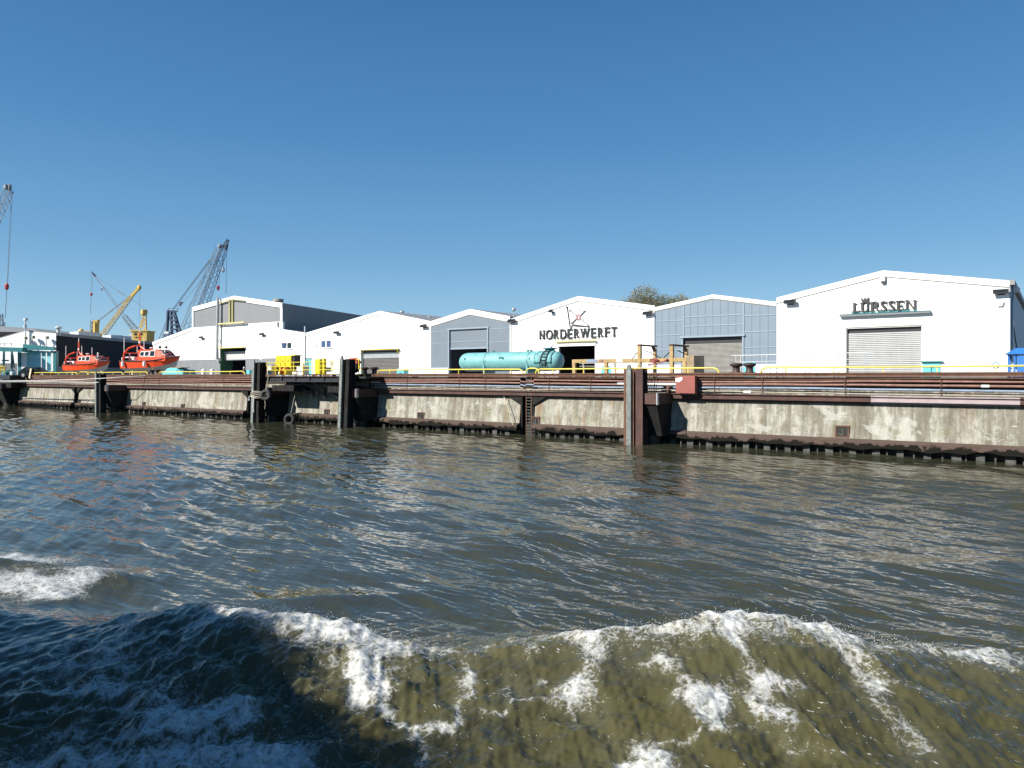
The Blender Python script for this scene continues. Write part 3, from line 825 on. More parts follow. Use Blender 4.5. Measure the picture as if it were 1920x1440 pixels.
c = at(1903, 544, T+1.6); p = MB(); p.box(X0+.06, X0+.55, T+1.9, T+2.4, c.z-.1, c.z+.25); part('side_lamp', p, M['white_paint'], h1)
flood(h1, 1483, 567); flood(h1, 1877, 548)
c = at(1656, 524, T); p = MB(); p.box(c.x-.16, c.x+.18, T-.3, T-.003, c.z-.18, c.z+.26); part('sensor_box', p, M['pale_steel'], h1, bevel=.02)
p = MB(); p.box(c.x-.12, c.x+.16, T-.28, T-.05, c.z-.28, c.z-.182); part('sensor_lens', p, M['dark'], h1)
c = at(1876, 571, T); p = MB(); p.tube([(c.x-.15,T-.1,c.z-.1),(c.x+.1,T-.12,c.z-.12),(c.x+.2,T-.1,c.z+.2)], .05, 6); p.box(c.x-.02,c.x+.2,T-.06,T-.003,c.z-.25,c.z-.1); part('wall_bracket', p, M['pale_steel'], h1)
# small turquoise entrance with lintel
a, b_ = at(1730, 679, T), at(1763, 679, T)
p = fbox(a.x, b_.x, BASE, a.z, .08); o = part('side_door', p, M['turq'], h1)
p = MB(); p.box(a.x-.1, b_.x+.2, T-.25, T-.003, a.z+.003, a.z+.07); part('door_canopy', p, M['teal'], o)
p = MB(); mx = (a.x+b_.x)/2; p.box(mx-.03, mx+.03, T-.12, T-.081, BASE, BASE+1.3); p.box(mx+.05,mx+.12,T-.13,T-.081,BASE+1.25,BASE+1.33); part('door_handle', p, M['teal'], o)
a = at(1398, 677, T)
c = at(1867, 685, T); p = MB(); p.lathe([(.24,-.01),(.24,.01)], (c.x, T-.02, c.z), 24, 'y'); so_ = part('round_sign', p, M['blue_kiosk'], h1)
p = MB(); p.lathe([(.17,-.005),(.17,.005)], (c.x, T-.037, c.z), 24, 'y'); part('sign_face', p, M['white_paint'], so_)
p = MB(); p.box(d1[0][0]-.09, d1[0][0]-.003, T-.05, T-.004, BASE, d1[0][2]+.06); p.box(d1[0][0]-.09, d1[0][1]+.1, T-.05, T-.004, d1[0][2]+.063, d1[0][2]+.12); part('door_trim', p, M['gap_grey'], h1)

# --- blue grey panelled hall
h2, l2, d2 = hall('panelled_hall', 'blue grey panelled hall with a worn steel shutter between two white halls', [(1228,577),(1337,553),(1456,567)], [(1281,1392,632)], M['panel_blue'], trim=.3)
shutter(h2, *d2[0][:2], BASE, d2[0][2], M['shutter_worn'], pitch=.105, box=.55)
p = MB(); x0, x1, zt = d2[0]
p.box(x0-.14, x0-.003, T-.08, T-.004, BASE, zt); p.box(x1+.003, x1+.14, T-.08, T-.004, BASE, zt); p.box(x0-.25, x1+.25, T-.16, T-.004, zt+.003, zt+.15)
part('door_frame', p, M['girt'], h2)
p = MB(); xa, xb = X_(1282), X_(1395)
for (pa, pb, y) in ((1229,1281,601.5),(1229,1281,628),(1229,1281,656),(1282,1394,592),(1282,1394,610),(1395,1455,591),(1395,1455,621.5),(1395,1455,651)):
    a, b_ = X_(pa), X_(pb); z = Z_((pa+pb)/2, y); p.box(a+.02, b_-.02, T-.035, T-.004, z-.04, z+.04)
for px in (1282, 1394.5):
    a = X_(px); p.box(a-.05, a+.05, T-.05, T-.037, d2[0][2]+.15, zat(l2, a)-.4)
each('girt', p, M['girt'], h2)
p = MB()
for i in range(1, 16):
    a = l2[0][0] + (l2[-1][0]-l2[0][0])*i/16
    zb = zt+.2 if x0-.2 < a < x1+.2 else BASE
    p.box(a-.012, a+.012, T-.022, T-.003, zb, zat(l2, a)-.4)
part('panel_joints', p, M['plinth'], h2)
a, b_ = at(1395, 684, T), at(1417, 684, T)
p = fbox(a.x, b_.x, BASE, a.z+.2, .08); part('side_door', p, M['turq'], h2)
p = fbox(x1+.2, l2[-1][0], BASE, Z_(1425, 683), .06); part('plinth', p, M['white_wall'], h2)
p = fbox(l2[0][0]+.02, x0-.2, BASE, Z_(1255, 684), .06); part('plinth', p, M['white_wall'], h2)

# --- hall with block lettering
h3, l3, d3 = hall('emblem_hall', 'white gabled hall with block lettering and a flag outline above an open black doorway', [(957,599),(1085,556),(1228,574)], [(1047,1115.5,649)], M['white_wall'])
x0, x1, zt = d3[0]
p = MB(); p.tube([(x0-.25,T-.25,zt+.5),(x1+.2,T-.25,zt+.5)], .11, 8); o = part('door_canopy', p, M['hoist'], h3, smooth=True)
p = MB(); p.box(x0-.15, x1+.15, T-.12, T-.004, zt+.02, zt+.26); part('lintel', p, M['white_trim'], h3)
p = MB()
for f in (.1,.35,.6,.85): xx = x0+(x1-x0)*f; p.bar((xx,T-.003,zt+.55),(xx,T-.2,zt+.52),.07)
each('canopy_bracket', p, M['dark'], h3)
flood(h3, 962, 602); flood(h3, 1217, 588); flood(h3, 1036, 584, .5)
a = at(963, 600, T-.1); p = MB(); p.bar((a.x, T-.1, a.z-.1), (a.x, T-.1, Z_(963,583)), .06); p.lathe([(.02,-.1),(.22,-.05),(.26,.08),(.18,.22),(.02,.28)], (a.x,T-.1,Z_(963,582)), 12); part('siren', p, M['steel'], h3)
p = MB(); a = l3[0][0]; p.box(a+.0, a+.13, T-.12, T-.005, BASE, l3[0][1]-.5); a = l3[-1][0]; p.box(a-.13, a, T-.12, T-.005, BASE, l3[-1][1]-.5); each('downpipe', p, M['white_trim'], h3)
p = fbox(X_(1128), X_(1134), BASE, Z_(1131,687), .06); part('side_door', p, M['turq'], h3)
p = fbox(X_(1140), X_(1146), BASE, Z_(1143,687), .06); part('side_door', p, M['turq'], h3)

# --- blue grey corrugated hall with a half raised door
h4, l4, d4 = hall('corrugated_hall', 'narrow blue grey corrugated hall with a half raised door behind the turquoise tank', [(808,603),(882,580),(957,594)], [(843,914,617)], M['clad_blue'], trim=.55)
x0, x1, zt = d4[0]; zl = Z_(878, 653)
p = MB(); p.box(x0+.01, x1-.01, T+.1, T+.2, zl+.1, zt-.005); lf = part('raised_door', p, M['clad_blue'], h4)
p = MB(); p.box(x0+.01, x1-.01, T+.06, T+.22, zl-.08, zl+.097); p.box(x0+.01,x1-.01,T+.07,T+.098,zl+.75,zl+.82); part('door_rail', p, M['girt'], lf)
p = MB(); p.box(x0-.16, x0-.002, T-.1, T-.004, BASE, zt); p.box(x1+.002, x1+.16, T-.1, T-.004, BASE, zt); p.box(x0-.25, x1+.25, T-.12, T-.004, zt+.002, zt+.16); part('door_frame', p, M['girt'], h4)
p = MB()
for (pa, pb, y) in ((809,842,621.5),(809,842,643.5),(915,956,616),(915,956,641)):
    a, b_ = X_(pa), X_(pb); z = Z_((pa+pb)/2, y); p.box(a+.05, b_-.05, T-.03, T-.004, z-.035, z+.035)
each('girt', p, M['girt'], h4)
p = fbox(l4[0][0]+.02, x0-.2, BASE, Z_(825, 690), .07); part('plinth', p, M['white_wall'], h4)

# --- white hall with dark shutter
h5, l5, d5 = hall('shutter_hall', 'white gabled hall with a dark roller shutter under a yellow canopy', [(573,625),(713,583.5),(808,603)], [(679,748.5,657)], M['white_wall'], trim=.4)
x0, x1, zt = d5[0]
shutter(h5, x0, x1, BASE, zt, M['shutter_dark'], t=T+.2, pitch=.16, box=.2)
p = MB(); p.box(x0-.35, x1+.1, T-.5, T-.004, zt+.08, zt+.15); cn = part('door_canopy', p, M['yellow'], h5)
p = MB(); p.bar((x0-.3,T-.45,zt+.08),(x0-.1,T-.02,zt-.5),.06); p.bar((x1,T-.45,zt+.08),(x1,T-.02,zt-.5),.06); each('canopy_brace', p, M['yellow'], cn)
p = MB(); p.box(x0-.16, x0-.003, T-.06, T-.004, BASE, zt); part('door_post', p, mat('green_paint', (.03,.12,.06), .5), h5)
p = MB(); p.box(x0+.02, x1-.02, T+.15, T+.19, zt-.95, zt-.25); part('vision_strip', p, M['steel'], h5)
flood(h5, 797, 612); flood(h5, 634, 624)
def window(h, pa, pb, ya, yb, tilt=False):
    a, b_ = at(pa, yb, T), at(pb, ya, T); z1 = b_.z; z0 = a.z
    p = MB(); f = .11; mx = (a.x+b_.x)/2
    for (u0,u1,v0,v1) in ((a.x,b_.x,z0,z0+f),(a.x,b_.x,z1-f,z1),(a.x,a.x+f,z0+f,z1-f),(b_.x-f,b_.x,z0+f,z1-f),(mx-f*.8,mx+f*.8,z0+f,z1-f)): p.box(u0,u1,T-.06,T-.003,v0,v1)
    w_ = part('window', p, M['white_trim'], h)
    p = MB(); p.box(a.x+f, b_.x-f, T-.025, T-.004, z0+f, z1-f); part('pane', p, M['glass_blue'] if not tilt else M['glass'], w_)
    p = MB(); p.box(a.x-.08, b_.x+.08, T-.14, T-.003, z0-.07, z0-.003); part('sill', p, M['pale_steel'], w_)
    if tilt:
        p = MB(); p.prism([Vector((a.x+f, T-.03, z0+f)), Vector((mx-f, T-.03, z0+f)), Vector((mx-f, T-.22, z1-f)), Vector((a.x+f, T-.22, z1-f))], (0,-.03,0)); part('tilted_sash', p, M['glass_blue'], w_)
window(h5, 602, 622, 637, 653)
p = fbox(X_(574.5), X_(584), BASE, Z_(579, 673), .07); dB = part('side_door', p, M['turq'], h5)
# letter B on that door
a = at(577.5, 682.5, T)
p = MB(); p.box(a.x-.16,a.x-.07,T-.085,T-.072,a.z-.45,a.z+.45)
for zc in (.23, -.23):
    p.tube([(a.x-.07,T-.08,a.z+zc+.2),(a.x+.12,T-.08,a.z+zc+.17),(a.x+.2,T-.08,a.z+zc),(a.x+.12,T-.08,a.z+zc-.17),(a.x-.07,T-.08,a.z+zc-.2)], .045, 6)
part('door_letter', p, M['dark'], dB)
p = fbox(X_(573.8), X_(585), Z_(579,673)+.003, Z_(579,672)+.02, .12); part('door_hood', p, M['dark'], dB)
a, b_ = at(615, 698, T), at(620, 688, T); p = MB(); p.box(a.x-.3, b_.x+.2, T-.06, T-.003, a.z, b_.z); w_ = part('window', p, M['steel'], h5); p = MB(); p.box(a.x-.2, b_.x+.1, T-.075, T-.061, a.z+.12, b_.z-.1); part('pane', p, M['glass'], w_)
a = at(621.5, 681, T); p = MB(); p.box(a.x-.25,a.x+.25,T-.03,T-.003,a.z-.3,a.z+.3); part('wall_plate', p, M['steel'], h5)
c = at(595, 650, T); p = MB(); p.tube([(c.x-.2,T-.1,c.z-.1),(c.x,T-.15,c.z),(c.x,T-.12,c.z+.25)], .05, 6); part('wall_hook', p, M['dark'], h5)
# roof vents seen above the ridges
for (px, py, hh) in ((754,586.5,.5),(805,598,.6),(763,588,.3)):
    c = at(px, py+3, T+6); p = MB(); p.lathe([(.16,-1),(.16,hh*.5),(.34,hh*.55),(.3,hh*.8),(.05,hh)], (c.x, T+6, c.z), 10); part('roof_vent', p, M['steel'], h5)

# --- tall stepped hall
h6 = thing('clerestory_hall', 'tall stepped white hall with a grey clerestory gable and a tall metal flue', 'hall', ((X_(287)+X_(573))/2, T, BASE))
la = roofline([(287,642),(361,614.5),(530,602.5)]); lb = roofline([(530,618),(573,625)])
xd0, xd1, zd = X_(413), X_(460.5), Z_(437, 653)
poly = [(la[0][0],BASE),(xd0,BASE),(xd0,zd),(xd1,zd),(xd1,BASE),(lb[1][0]-.012,BASE),(lb[1][0]-.012,lb[1][1]),(lb[0][0],lb[0][1]),(la[2][0],la[2][1]),(la[1][0],la[1][1]),(la[0][0],la[0][1])]
p = MB(); p.prism([Vector((x,T,z)) for x, z in poly], (0,.3,0)); part('front_wall', p, M['white_wall'], h6)
SK = Vector((-.341, .992, 0))
g_ = roofline([(361,577),(440,555.5),(530,569)])
gp = [(la[1][0]+.02, la[1][1]+.0), (la[2][0]-.02, la[2][1]), (g_[2][0]-.02, g_[2][1]-.05), (g_[1][0], g_[1][1]-.05), (g_[0][0]+.02, g_[0][1]-.05)]
p = MB(); p.prism([Vector((x, T+.05, z)) for x, z in gp], SK*48); part('clerestory', p, M['clad_grey'], h6)
p = MB()
for (xa_, za_), (xb_, zb_) in zip(g_, g_[1:]):
    p.prism([Vector((xa_,T,za_-.045)), Vector((xb_,T,zb_-.045)), Vector((xb_,T,zb_+.08)), Vector((xa_,T,za_+.08))], SK*48.3)
part('clerestory_roof', p, M['roof_grey'], h6)
p = MB(); band(p, g_, T-.1, T-.004, -.62, .06); p.box(g_[0][0]-.02, g_[0][0]+.35, T-.08, T-.004, la[1][1], g_[0][1]-.62); p.box(g_[2][0]-.45, g_[2][0]+.02, T-.08, T-.004, la[2][1], g_[2][1]-.62)
part('verge_board', p, M['white_trim'], h6)
p = MB(); band(p, la[:2], T-.1, T-.004, -.45, .05); band(p, lb, T-.1, T-.004, -.45, .05); part('verge_board', p, M['white_trim'], h6)
p = MB(); band(p, la[:2], T-.04, T-.004, -.53, -.453); part('verge_shadow_gap', p, M['gap_grey'], h6)
p = MB()
for ln in (la[:2], lb):
    (xa_, za_), (xb_, zb_) = ln
    p.prism([Vector((xa_,T+.02,za_-.04)), Vector((xb_,T+.02,zb_-.04)), Vector((xb_,T+.02,zb_+.07)), Vector((xa_,T+.02,za_+.07))], SK*46)
part('aisle_roof', p, M['roof_grey'], h6)
p = MB(); p.prism([Vector((la[0][0],T+.31,BASE)), Vector((la[0][0]+.3,T+.31,BASE)), Vector((la[0][0]+.3,T+.31,la[0][1]-.1)), Vector((la[0][0],T+.31,la[0][1]-.1))], SK*45); part('side_wall', p, M['clad_side'], h6)
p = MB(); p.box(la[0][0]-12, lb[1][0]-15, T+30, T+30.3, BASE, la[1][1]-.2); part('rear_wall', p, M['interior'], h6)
p = MB(); q0 = Vector((lb[0][0]-.03, T+.1, 0)); p.prism([q0+Vector((0,0,lb[0][1]-.6)), q0+SK*47+Vector((0,0,lb[0][1]-.6)), q0+SK*47+Vector((0,0,la[2][1]-.003)), q0+Vector((0,0,la[2][1]-.003))], (-.2,0,0)); part('upstand', p, M['plinth'], h6)
# clerestory vent
c = at(522, 566, T+3); p = MB(); p.lathe([(.5,-.5),(.6,.0),(.75,.05),(.75,.4),(.1,.5)], (c.x, T+3, c.z), 12); part('roof_vent', p, M['gap_grey'], h6)
# monorail hoist frame on the clerestory
p = MB()
za, zb = Z_(440, 606), Z_(440, 562)
p.box(X_(411), X_(464), T-.55, T-.4, za-.10, za+.10)
for px in (432, 437.5): a = X_(px); p.box(a-.08, a+.08, T-.2, T-.004, za+.14, Z_(px, 561))
p.bar((X_(414), T-.3, Z_(414,568)), (X_(437), T-.3, Z_(437,561)), .12); p.bar((X_(438), T-.3, Z_(438,561)), (X_(462), T-.3, Z_(462,563.5)), .12)
for px, py in ((420,606.5),(455,605)): a = X_(px); p.box(a-.08,a+.08,T-.4,T-.004,za-.08,za+.08)
part('hoist_rail', p, M['hoist'], h6)
# flue
p = MB(); a, b_ = at(403, 670, T-.5), at(408.5, 558, T-.5)
p.tube([(b_.x-.2, T-.5, a.z+.3), (b_.x, T-.5, b_.z)], .21, 12); fl = part('flue', p, M['steel'], h6, smooth=True)
p = MB(); p.lathe([(.24,-.5),(.24,.3)], (b_.x-.2,T-.5,a.z+.4), 12); p.box(b_.x-.6,b_.x+.1,T-.45,T-.004,a.z-.6,a.z-.1); part('flue_base', p, M['steel'], fl)
for zz in (a.z+2.5, a.z+5): 
    p = MB(); p.box(b_.x-.35, b_.x+.15, T-.5, T-.004, zz-.05, zz+.05); part('flue_bracket', p, M['steel'], fl)
flood(h6, 380, 633); flood(h6, 494, 627)
p = fbox(la[0][0]+.02, xd0-.02, BASE, Z_(350, 675), .02); part('plinth', p, M['plinth'], h6)
p = fbox(xd1+.02, X_(517), BASE, Z_(485, 672), .02); part('plinth', p, M['plinth'], h6)
p = MB(); p.box(xd0+.01, xd0+.12, T-.05, T+2.0, BASE, zd-.01); part('door_jamb', p, mat('green_jamb', (.03,.12,.06), .5), h6)
p = MB(); zz = Z_(437, 673.5); p.box(xd0+.13, xd1-.02, T+.6, T+.7, zz, zd-.45); o = part('raised_shutter', p, M['shutter'], h6)
p = MB(); p.box(xd0+.13, xd1-.02, T+.58, T+.72, zz-.12, zz-.003); p.box(xd0+.13, xd1-.02, T+.55, T+.75, zd-.7,zd-.62); part('bottom_rail', p, M['steel'], o)
p = MB(); p.box(xd0-.05, xd1+.1, T-.5, T-.004, zd+.02, zd+.1); part('door_canopy', p, M['yellow'], h6)
window(h6, 529, 548, 641, 655, True)
c = at(522, 608, T); p = MB(); p.box(c.x-.12,c.x+.12,T-.2,T-.003,c.z-.35,c.z+.3); part('wall_bracket', p, M['gap_grey'], h6)
p = MB(); a = X_(573); p.tube([(a, T-.12, BASE), (a, T-.12, Z_(573, 612))], .09, 8); part('downpipe', p, M['pale_steel'], h6, smooth=True)
# wall mounted turquoise boxes
for (pa, pb, y, lab) in ((460.5,472,694,'turquoise cabinet beside the open doorway of the stepped hall'),(748.5,762,691.5,'turquoise cabinet beside the dark shutter under the yellow canopy')):
    a, b_ = at(pa, y, T-1.5), at(pb, y, T-1.5)
    o = thing('tool_cabinet', lab, 'cabinet', ((a.x+b_.x)/2, T-1.5, BASE), group='turquoise cabinets by the hall doors')
    p = MB(); p.box(a.x, b_.x, T-1.9, T-1.1, BASE, a.z); part('case', p, M['turq'], o, bevel=.03)
    p = MB(); p.lathe([(.3,-.01),(.3,.01)], ((a.x+b_.x)/2, T-1.915, a.z-.75), 16, 'y'); pl_ = part('pictogram_plate', p, M['dark'], o)
    p = MB(); p.lathe([(.2,-.01),(.2,.01)], ((a.x+b_.x)/2, T-1.94, a.z-.75), 16, 'y'); part('plate_centre', p, M['turq'], pl_)

# ------------------------------------------------------------------ lettering
def text_mesh(txt, size, extr, off=0.0):
    cu = bpy.data.curves.new('txt', 'FONT'); cu.body = txt; cu.size = size; cu.extrude = extr; cu.offset = off; cu.resolution_u = 4
    o = bpy.data.objects.new('txt', cu); COL.objects.link(o)
    bpy.context.view_layer.update()
    me = bpy.data.meshes.new_from_object(o.evaluated_get(bpy.context.evaluated_depsgraph_get()))
    bpy.data.objects.remove(o); bpy.data.curves.remove(cu)
    return me
def letter_mb(ch, x0, x1, z0, z1, y, depth, off=.0):
    me = text_mesh(ch, 1.0, .5, off)
    b = MB(); b.bm.from_mesh(me); bpy.data.meshes.remove(me)
    xs = [v.co.x for v in b.bm.verts]; ys = [v.co.y for v in b.bm.verts]
    for v in b.bm.verts:
        fx = (v.co.x-min(xs))/(max(xs)-min(xs)); fy = (v.co.y-min(ys))/(max(ys)-min(ys))
        d = v.co.z/ .5
        v.co = Vector((x0+(x1-x0)*fx, y - d*depth/2, z0+(z1-z0)*fy))
    return b
ST = T - .11
sg1 = thing('block_letter_sign', 'dark block letter sign standing off the wall over the open black doorway', 'sign', at(1084, 625, ST))
pxs = [(1011.5,1020.5),(1023.5,1036),(1038.5,1047.5),(1050.5,1061.5),(1064,1072.5),(1076,1086),(1088,1105),(1108,1117),(1121,1131),(1134,1143),(1146,1156.5)]
zc = Z_(1084, 625.0, ST); hh = .50
for ch, (a, b_) in zip('NORDERWERFT', pxs):
    part('letter', letter_mb(ch, X_(a,ST), X_(b_,ST), zc-hh, zc+hh, ST, .09, .012), M['letter'], sg1)
p = MB(); xa, xb = X_(1011,ST), X_(1157,ST)
for z in (zc-.38, zc+.38): p.bar((xa,ST+.075,z),(xb,ST+.075,z),.03)
for i in range(12):
    x = xa+(xb-xa)*i/11; p.bar((x,ST+.09,zc-.38),(x,T-.004,zc-.38),.03); p.bar((x,ST+.09,zc+.38),(x,T-.004,zc+.38),.03)
part('support_rails', p, M['letter'], sg1)

sg2 = thing('flag_emblem', 'thin outlined flag emblem with crossed lines and a red ring above the block letters', 'sign', at(1085, 595, T-.25))
FT = T - .07
def fp(x, y): return at(x, y, FT)
def zoomxy(zx, zy): return (980 + zx/6.857, 560 + zy/6.857)
def zp(zx, zy): return fp(*zoomxy(zx, zy))
p = MB(); p.tube([zp(570,112), zp(608,366)], .055, 6); p.lathe([(.02,-.12),(.14,0),(.02,.12)], zp(568,110), 8); part('flagpole', p, M['letter'], sg2)
p = MB()
p.tube([zp(597,142), zp(700,140), zp(760,152), zp(815,155), zp(835,250), zp(855,350)], .022, 5)
p.tube([zp(597,142), zp(615,240), zp(622,322)], .022, 5)
p.tube([zp(622,322), zp(700,336), zp(780,345), zp(855,350)], .022, 5)
part('flag_outline', p, M['gap_grey'], sg2)
p = MB(); p.tube([zp(632,342), zp(700,350), zp(800,352), zp(856,362)], .05, 5); p.tube([zp(632,342), zp(626,380), zp(610,384)], .045, 5); part('flag_hem', p, M['letter'], sg2)
p = MB()
for a, b_ in (((605,148),(690,215)),((742,215),(800,156)),((742,258),(842,340)),((690,258),(628,320))): p.bar(zp(*a), zp(*b_), .10, .06)
each('cross_line', p, mat('emblem_grey', (.06,.058,.06), .5), sg2)
cE = zp(716, 236); redm = mat('emblem_red', (.42,.16,.19), .5)
p = MB(); p.tube([cE+Vector((.24*math.cos(i*math.pi/10),0,.30*math.sin(i*math.pi/10))) for i in range(20)], .03, 5, closed=True)
p.tube([cE+Vector((dx,0,dz)) for dx, dz in ((-.12,-.17),(-.12,.05),(-.07,.16),(0,.2),(.07,.16),(.12,.05),(.12,-.17))], .03, 5); p.bar(cE+Vector((-.1,0,-.17)), cE+Vector((.1,0,-.17)), .04)
part('ring', p, redm, sg2)
p = MB()
for a in ((597,160),(620,310),(815,165),(845,340)): c = zp(*a); p.bar(c, Vector((c.x, T-.004, c.z)), .04)
each('standoff', p, M['letter'], sg2)

M['teal_dark'] = mat('dark_teal', (.02,.10,.11), .5)
# serif lettering, drawn as strokes
LT = T - .12
sg3 = thing('serif_letter_sign', 'bronze serif letter sign with a small crown standing on a long teal ledge', 'sign', at(1658, 575, LT))
z0 = Z_(1658, 583.0, LT); HL = Z_(1658, 565, LT) - z0
def serif_letter(name, glyph, pa, pb):
    xa, xb = X_(pa, LT), X_(pb, LT); w_ = xb - xa; p = MB()
    def P(u, v, dy=0): return Vector((xa+u*w_, LT+dy, z0+v*HL))
    k = [0]
    def stroke(pts, th):
        k[0] += 1; dy = -.004*k[0]
        for (a, b_) in zip(pts, pts[1:]): p.bar(P(*a, dy), P(*b_, dy), .15, th, up=(0,0,1)) if abs(a[0]-b_[0]) > 1e-3 else p.bar(P(*a, dy), P(*b_, dy), th, .15, up=(0,1,0))
    def poly(pts):
        k[0] += 1; dy = -.004*k[0]
        p.prism([P(u, v, dy-.05) for u, v in pts], (0, .09, 0))
    for kind, pts in glyph:
        poly(pts)
    return part(name, p, M['letter_brown'], sg3)
def curve_band(cs, thf):
    """polygon band along centre points cs with half width thf(i)"""
    L_, R_ = [], []
    for i, (x, y) in enumerate(cs):
        x0, y0 = cs[max(i-1,0)]; x1, y1 = cs[min(i+1,len(cs)-1)]
        dx, dy = x1-x0, y1-y0; l = math.hypot(dx, dy) or 1; t = thf(i/(len(cs)-1))
        L_.append((x-dy/l*t, y+dx/l*t)); R_.append((x+dy/l*t, y-dx/l*t))
    return L_ + R_[::-1]
def rect(a, b_, c, d): return ('p', [(a,c),(b_,c),(b_,d),(a,d)])
S_c = [(.86,.80),(.80,.90),(.62,.965),(.42,.955),(.24,.86),(.20,.72),(.34,.58),(.60,.46),(.80,.33),(.80,.17),(.66,.055),(.44,.03),(.24,.07),(.13,.22)]
G = {
 'L': [rect(.12,.38,.0,1), rect(.0,.5,.92,1), rect(.0,.96,0,.13), ('p',[(.76,.10),(.96,.07),(1.0,.26),(.93,.26)])],
 'U': [rect(.10,.32,.25,1), rect(.0,.42,.94,1), rect(.74,.90,.25,1), rect(.62,1.0,.92,1), ('p', curve_band([(.21,.3),(.24,.17),(.36,.06),(.53,.03),(.70,.08),(.80,.18),(.82,.3)], lambda f: .11-.04*f))],
 'R': [rect(.10,.32,0,1), rect(.0,.42,0,.06), rect(.0,.3,.94,1), ('p', curve_band([(.3,.965),(.52,.96),(.68,.88),(.70,.74),(.60,.58),(.32,.50)], lambda f: .06+.08*math.sin(f*math.pi))), ('p',[(.40,.52),(.58,.52),(.98,.06),(1.02,0),(.8,0)])],
 'S': [('p', curve_band(S_c, lambda f: .06+.07*math.sin(f*math.pi)**2)), ('p',[(.82,.70),(.90,.70),(.90,1.0),(.84,.98)]), ('p',[(.10,.0),(.16,.02),(.18,.30),(.10,.30)])],
 'E': [rect(.12,.38,.0,1), rect(.0,.92,.89,1), rect(.0,.96,0,.11), rect(.36,.72,.45,.55), ('p',[(.84,.94),(.92,.94),(.95,.76),(.88,.76)]), ('p',[(.84,.06),(.96,.06),(1.0,.25),(.93,.25)]), rect(.66,.73,.38,.63)],
 'N': [rect(.10,.25,0,1), rect(.0,.36,0,.09), rect(.78,.92,0,1), rect(.68,1.02,.94,1), rect(.0,.25,.94,1), ('p',[(.1,1),(.33,1),(.90,0),(.78,0)])],
}
sx = lambda zx: 1560 + zx/9.6
for ch, a, b_ in (('L',365,500),('U',508,668),('R',680,865),('S',862,992),('S',1005,1135),('E',1145,1300),('N',1310,1520)):
    serif_letter('letter', G[ch], sx(a), sx(b_))
p = MB()
for zx, lean in ((552,-.05),(592,0),(632,.05)):
    a = X_(sx(zx), LT); p.prism([Vector((a-.09, LT-.07, z0+HL*1.10)), Vector((a+.09, LT-.07, z0+HL*1.10)), Vector((a+.07+lean*.4, LT-.07, z0+HL*1.3)), Vector((a+.0+lean*2, LT-.07, z0+HL*1.56)), Vector((a-.08+lean*.4, LT-.07, z0+HL*1.3))], (0,.14,0))
a, b_ = X_(sx(550), LT), X_(sx(640), LT); p.prism([Vector((a-.04, LT-.065, z0+HL*1.13)), Vector((b_+.04, LT-.065, z0+HL*1.13)), Vector((b_-.1, LT-.065, z0+HL*1.0)), Vector((a+.1, LT-.065, z0+HL*1.0))], (0,.13,0))
part('crown', p, M['letter_brown'], sg3)
p = MB(); a, b_ = X_(1573, T-.42), X_(1744, T-.42)
p.box(a, b_, T-.30, T-.004, z0-.30, z0-.12); lg = part('ledge', p, M['teal_dark'], sg3)
p = MB(); p.box(a, b_, T-.325, T-.303, z0-.32, z0-.2); part('ledge_face', p, M['plinth'], lg)
p = MB()
for zx in (375,500,560,620,700,760,840,900,960,1030,1100,1170,1280,1330,1380,1490): a = X_(sx(zx), LT); p.box(a-.09,a+.09,LT-.04,LT+.04,z0-.119,z0-.003)
each('letter_foot', p, M['teal'], sg3)
p = MB(); p.bar((X_(sx(420),LT), LT+.1, z0+HL*.9), (X_(sx(1500),LT), LT+.12, z0+HL*.9), .04); p.bar((X_(sx(370),LT), LT+.1, z0+HL*.08), (X_(sx(1500),LT), LT+.12, z0+HL*.08), .04); part('support_rails', p, M['letter_brown'], sg3)
# ------------------------------------------------------------------ turquoise tank
TT = 4.5
a, b_ = at(866, 680, TT), at(1054, 677, TT)
r = (at(960, 659.5, TT).z - at(960, 696, TT).z)/2
zc = at(960, 678, TT).z; x0, x1 = a.x, b_.x
tk = thing('storage_tank', 'long turquoise cylindrical tank lying on short legs behind the quay edge', 'tank', ((x0+x1)/2, TT, BASE))
p = MB(); e = .75
prof = [(.02, x0), (r*.45, x0+.05), (r*.72, x0+.16), (r*.9, x0+.35), (r*.985, x0+.6), (r, x0+e), (r, x1-e), (r*.985, x1-.6), (r*.9, x1-.35), (r*.72, x1-.16), (r*.45, x1-.05), (.02, x1)]
p.lathe([(rr, xx) for rr, xx in prof], (0, TT, zc), 40, 'x'); part('shell', p, M['tank'], tk, smooth=True)
xr1, xr2 = at(906, 0, TT-r).x, at(987, 0, TT-r).x
for xx in (xr1, xr2):
    p = MB(); p.lathe([(r+.002,-.04),(r+.035,-.035),(r+.035,.035),(r+.002,.04)], (xx, TT, zc), 40, 'x'); part('weld_band', p, M['tank'], tk, smooth=True)
    p = MB(); p.prism([Vector((xx-.08, TT-r*.75, BASE)), Vector((xx-.08, TT+r*.75, BASE)), Vector((xx-.08, TT+r*1.02, zc-.1)), Vector((xx-.08, TT-r*1.02, zc-.1))], (.16,0,0)); part('saddle', p, M['tank'], tk)
xm = at(1031, 0, TT).x
p = MB(); p.lathe([(.38,0),(.38,.22),(.52,.225),(.52,.30),(.2,.34)], (xm, TT, zc+r-.08), 18); part('manhole', p, M['teal'], tk)
p = MB(); p.bar((xm+.1,TT,zc+r+.25),(xm+.35,TT-.1,zc+r+.42),.05); part('lid_handle', p, M['dark'], tk)
p = MB()
for px in (925.5, 990, 996): xx = at(px,0,TT).x; p.lathe([(.09,0),(.09,.14),(.05,.18)], (xx, TT, zc+r-.03), 8)
each('valve', p, M['teal'], tk)
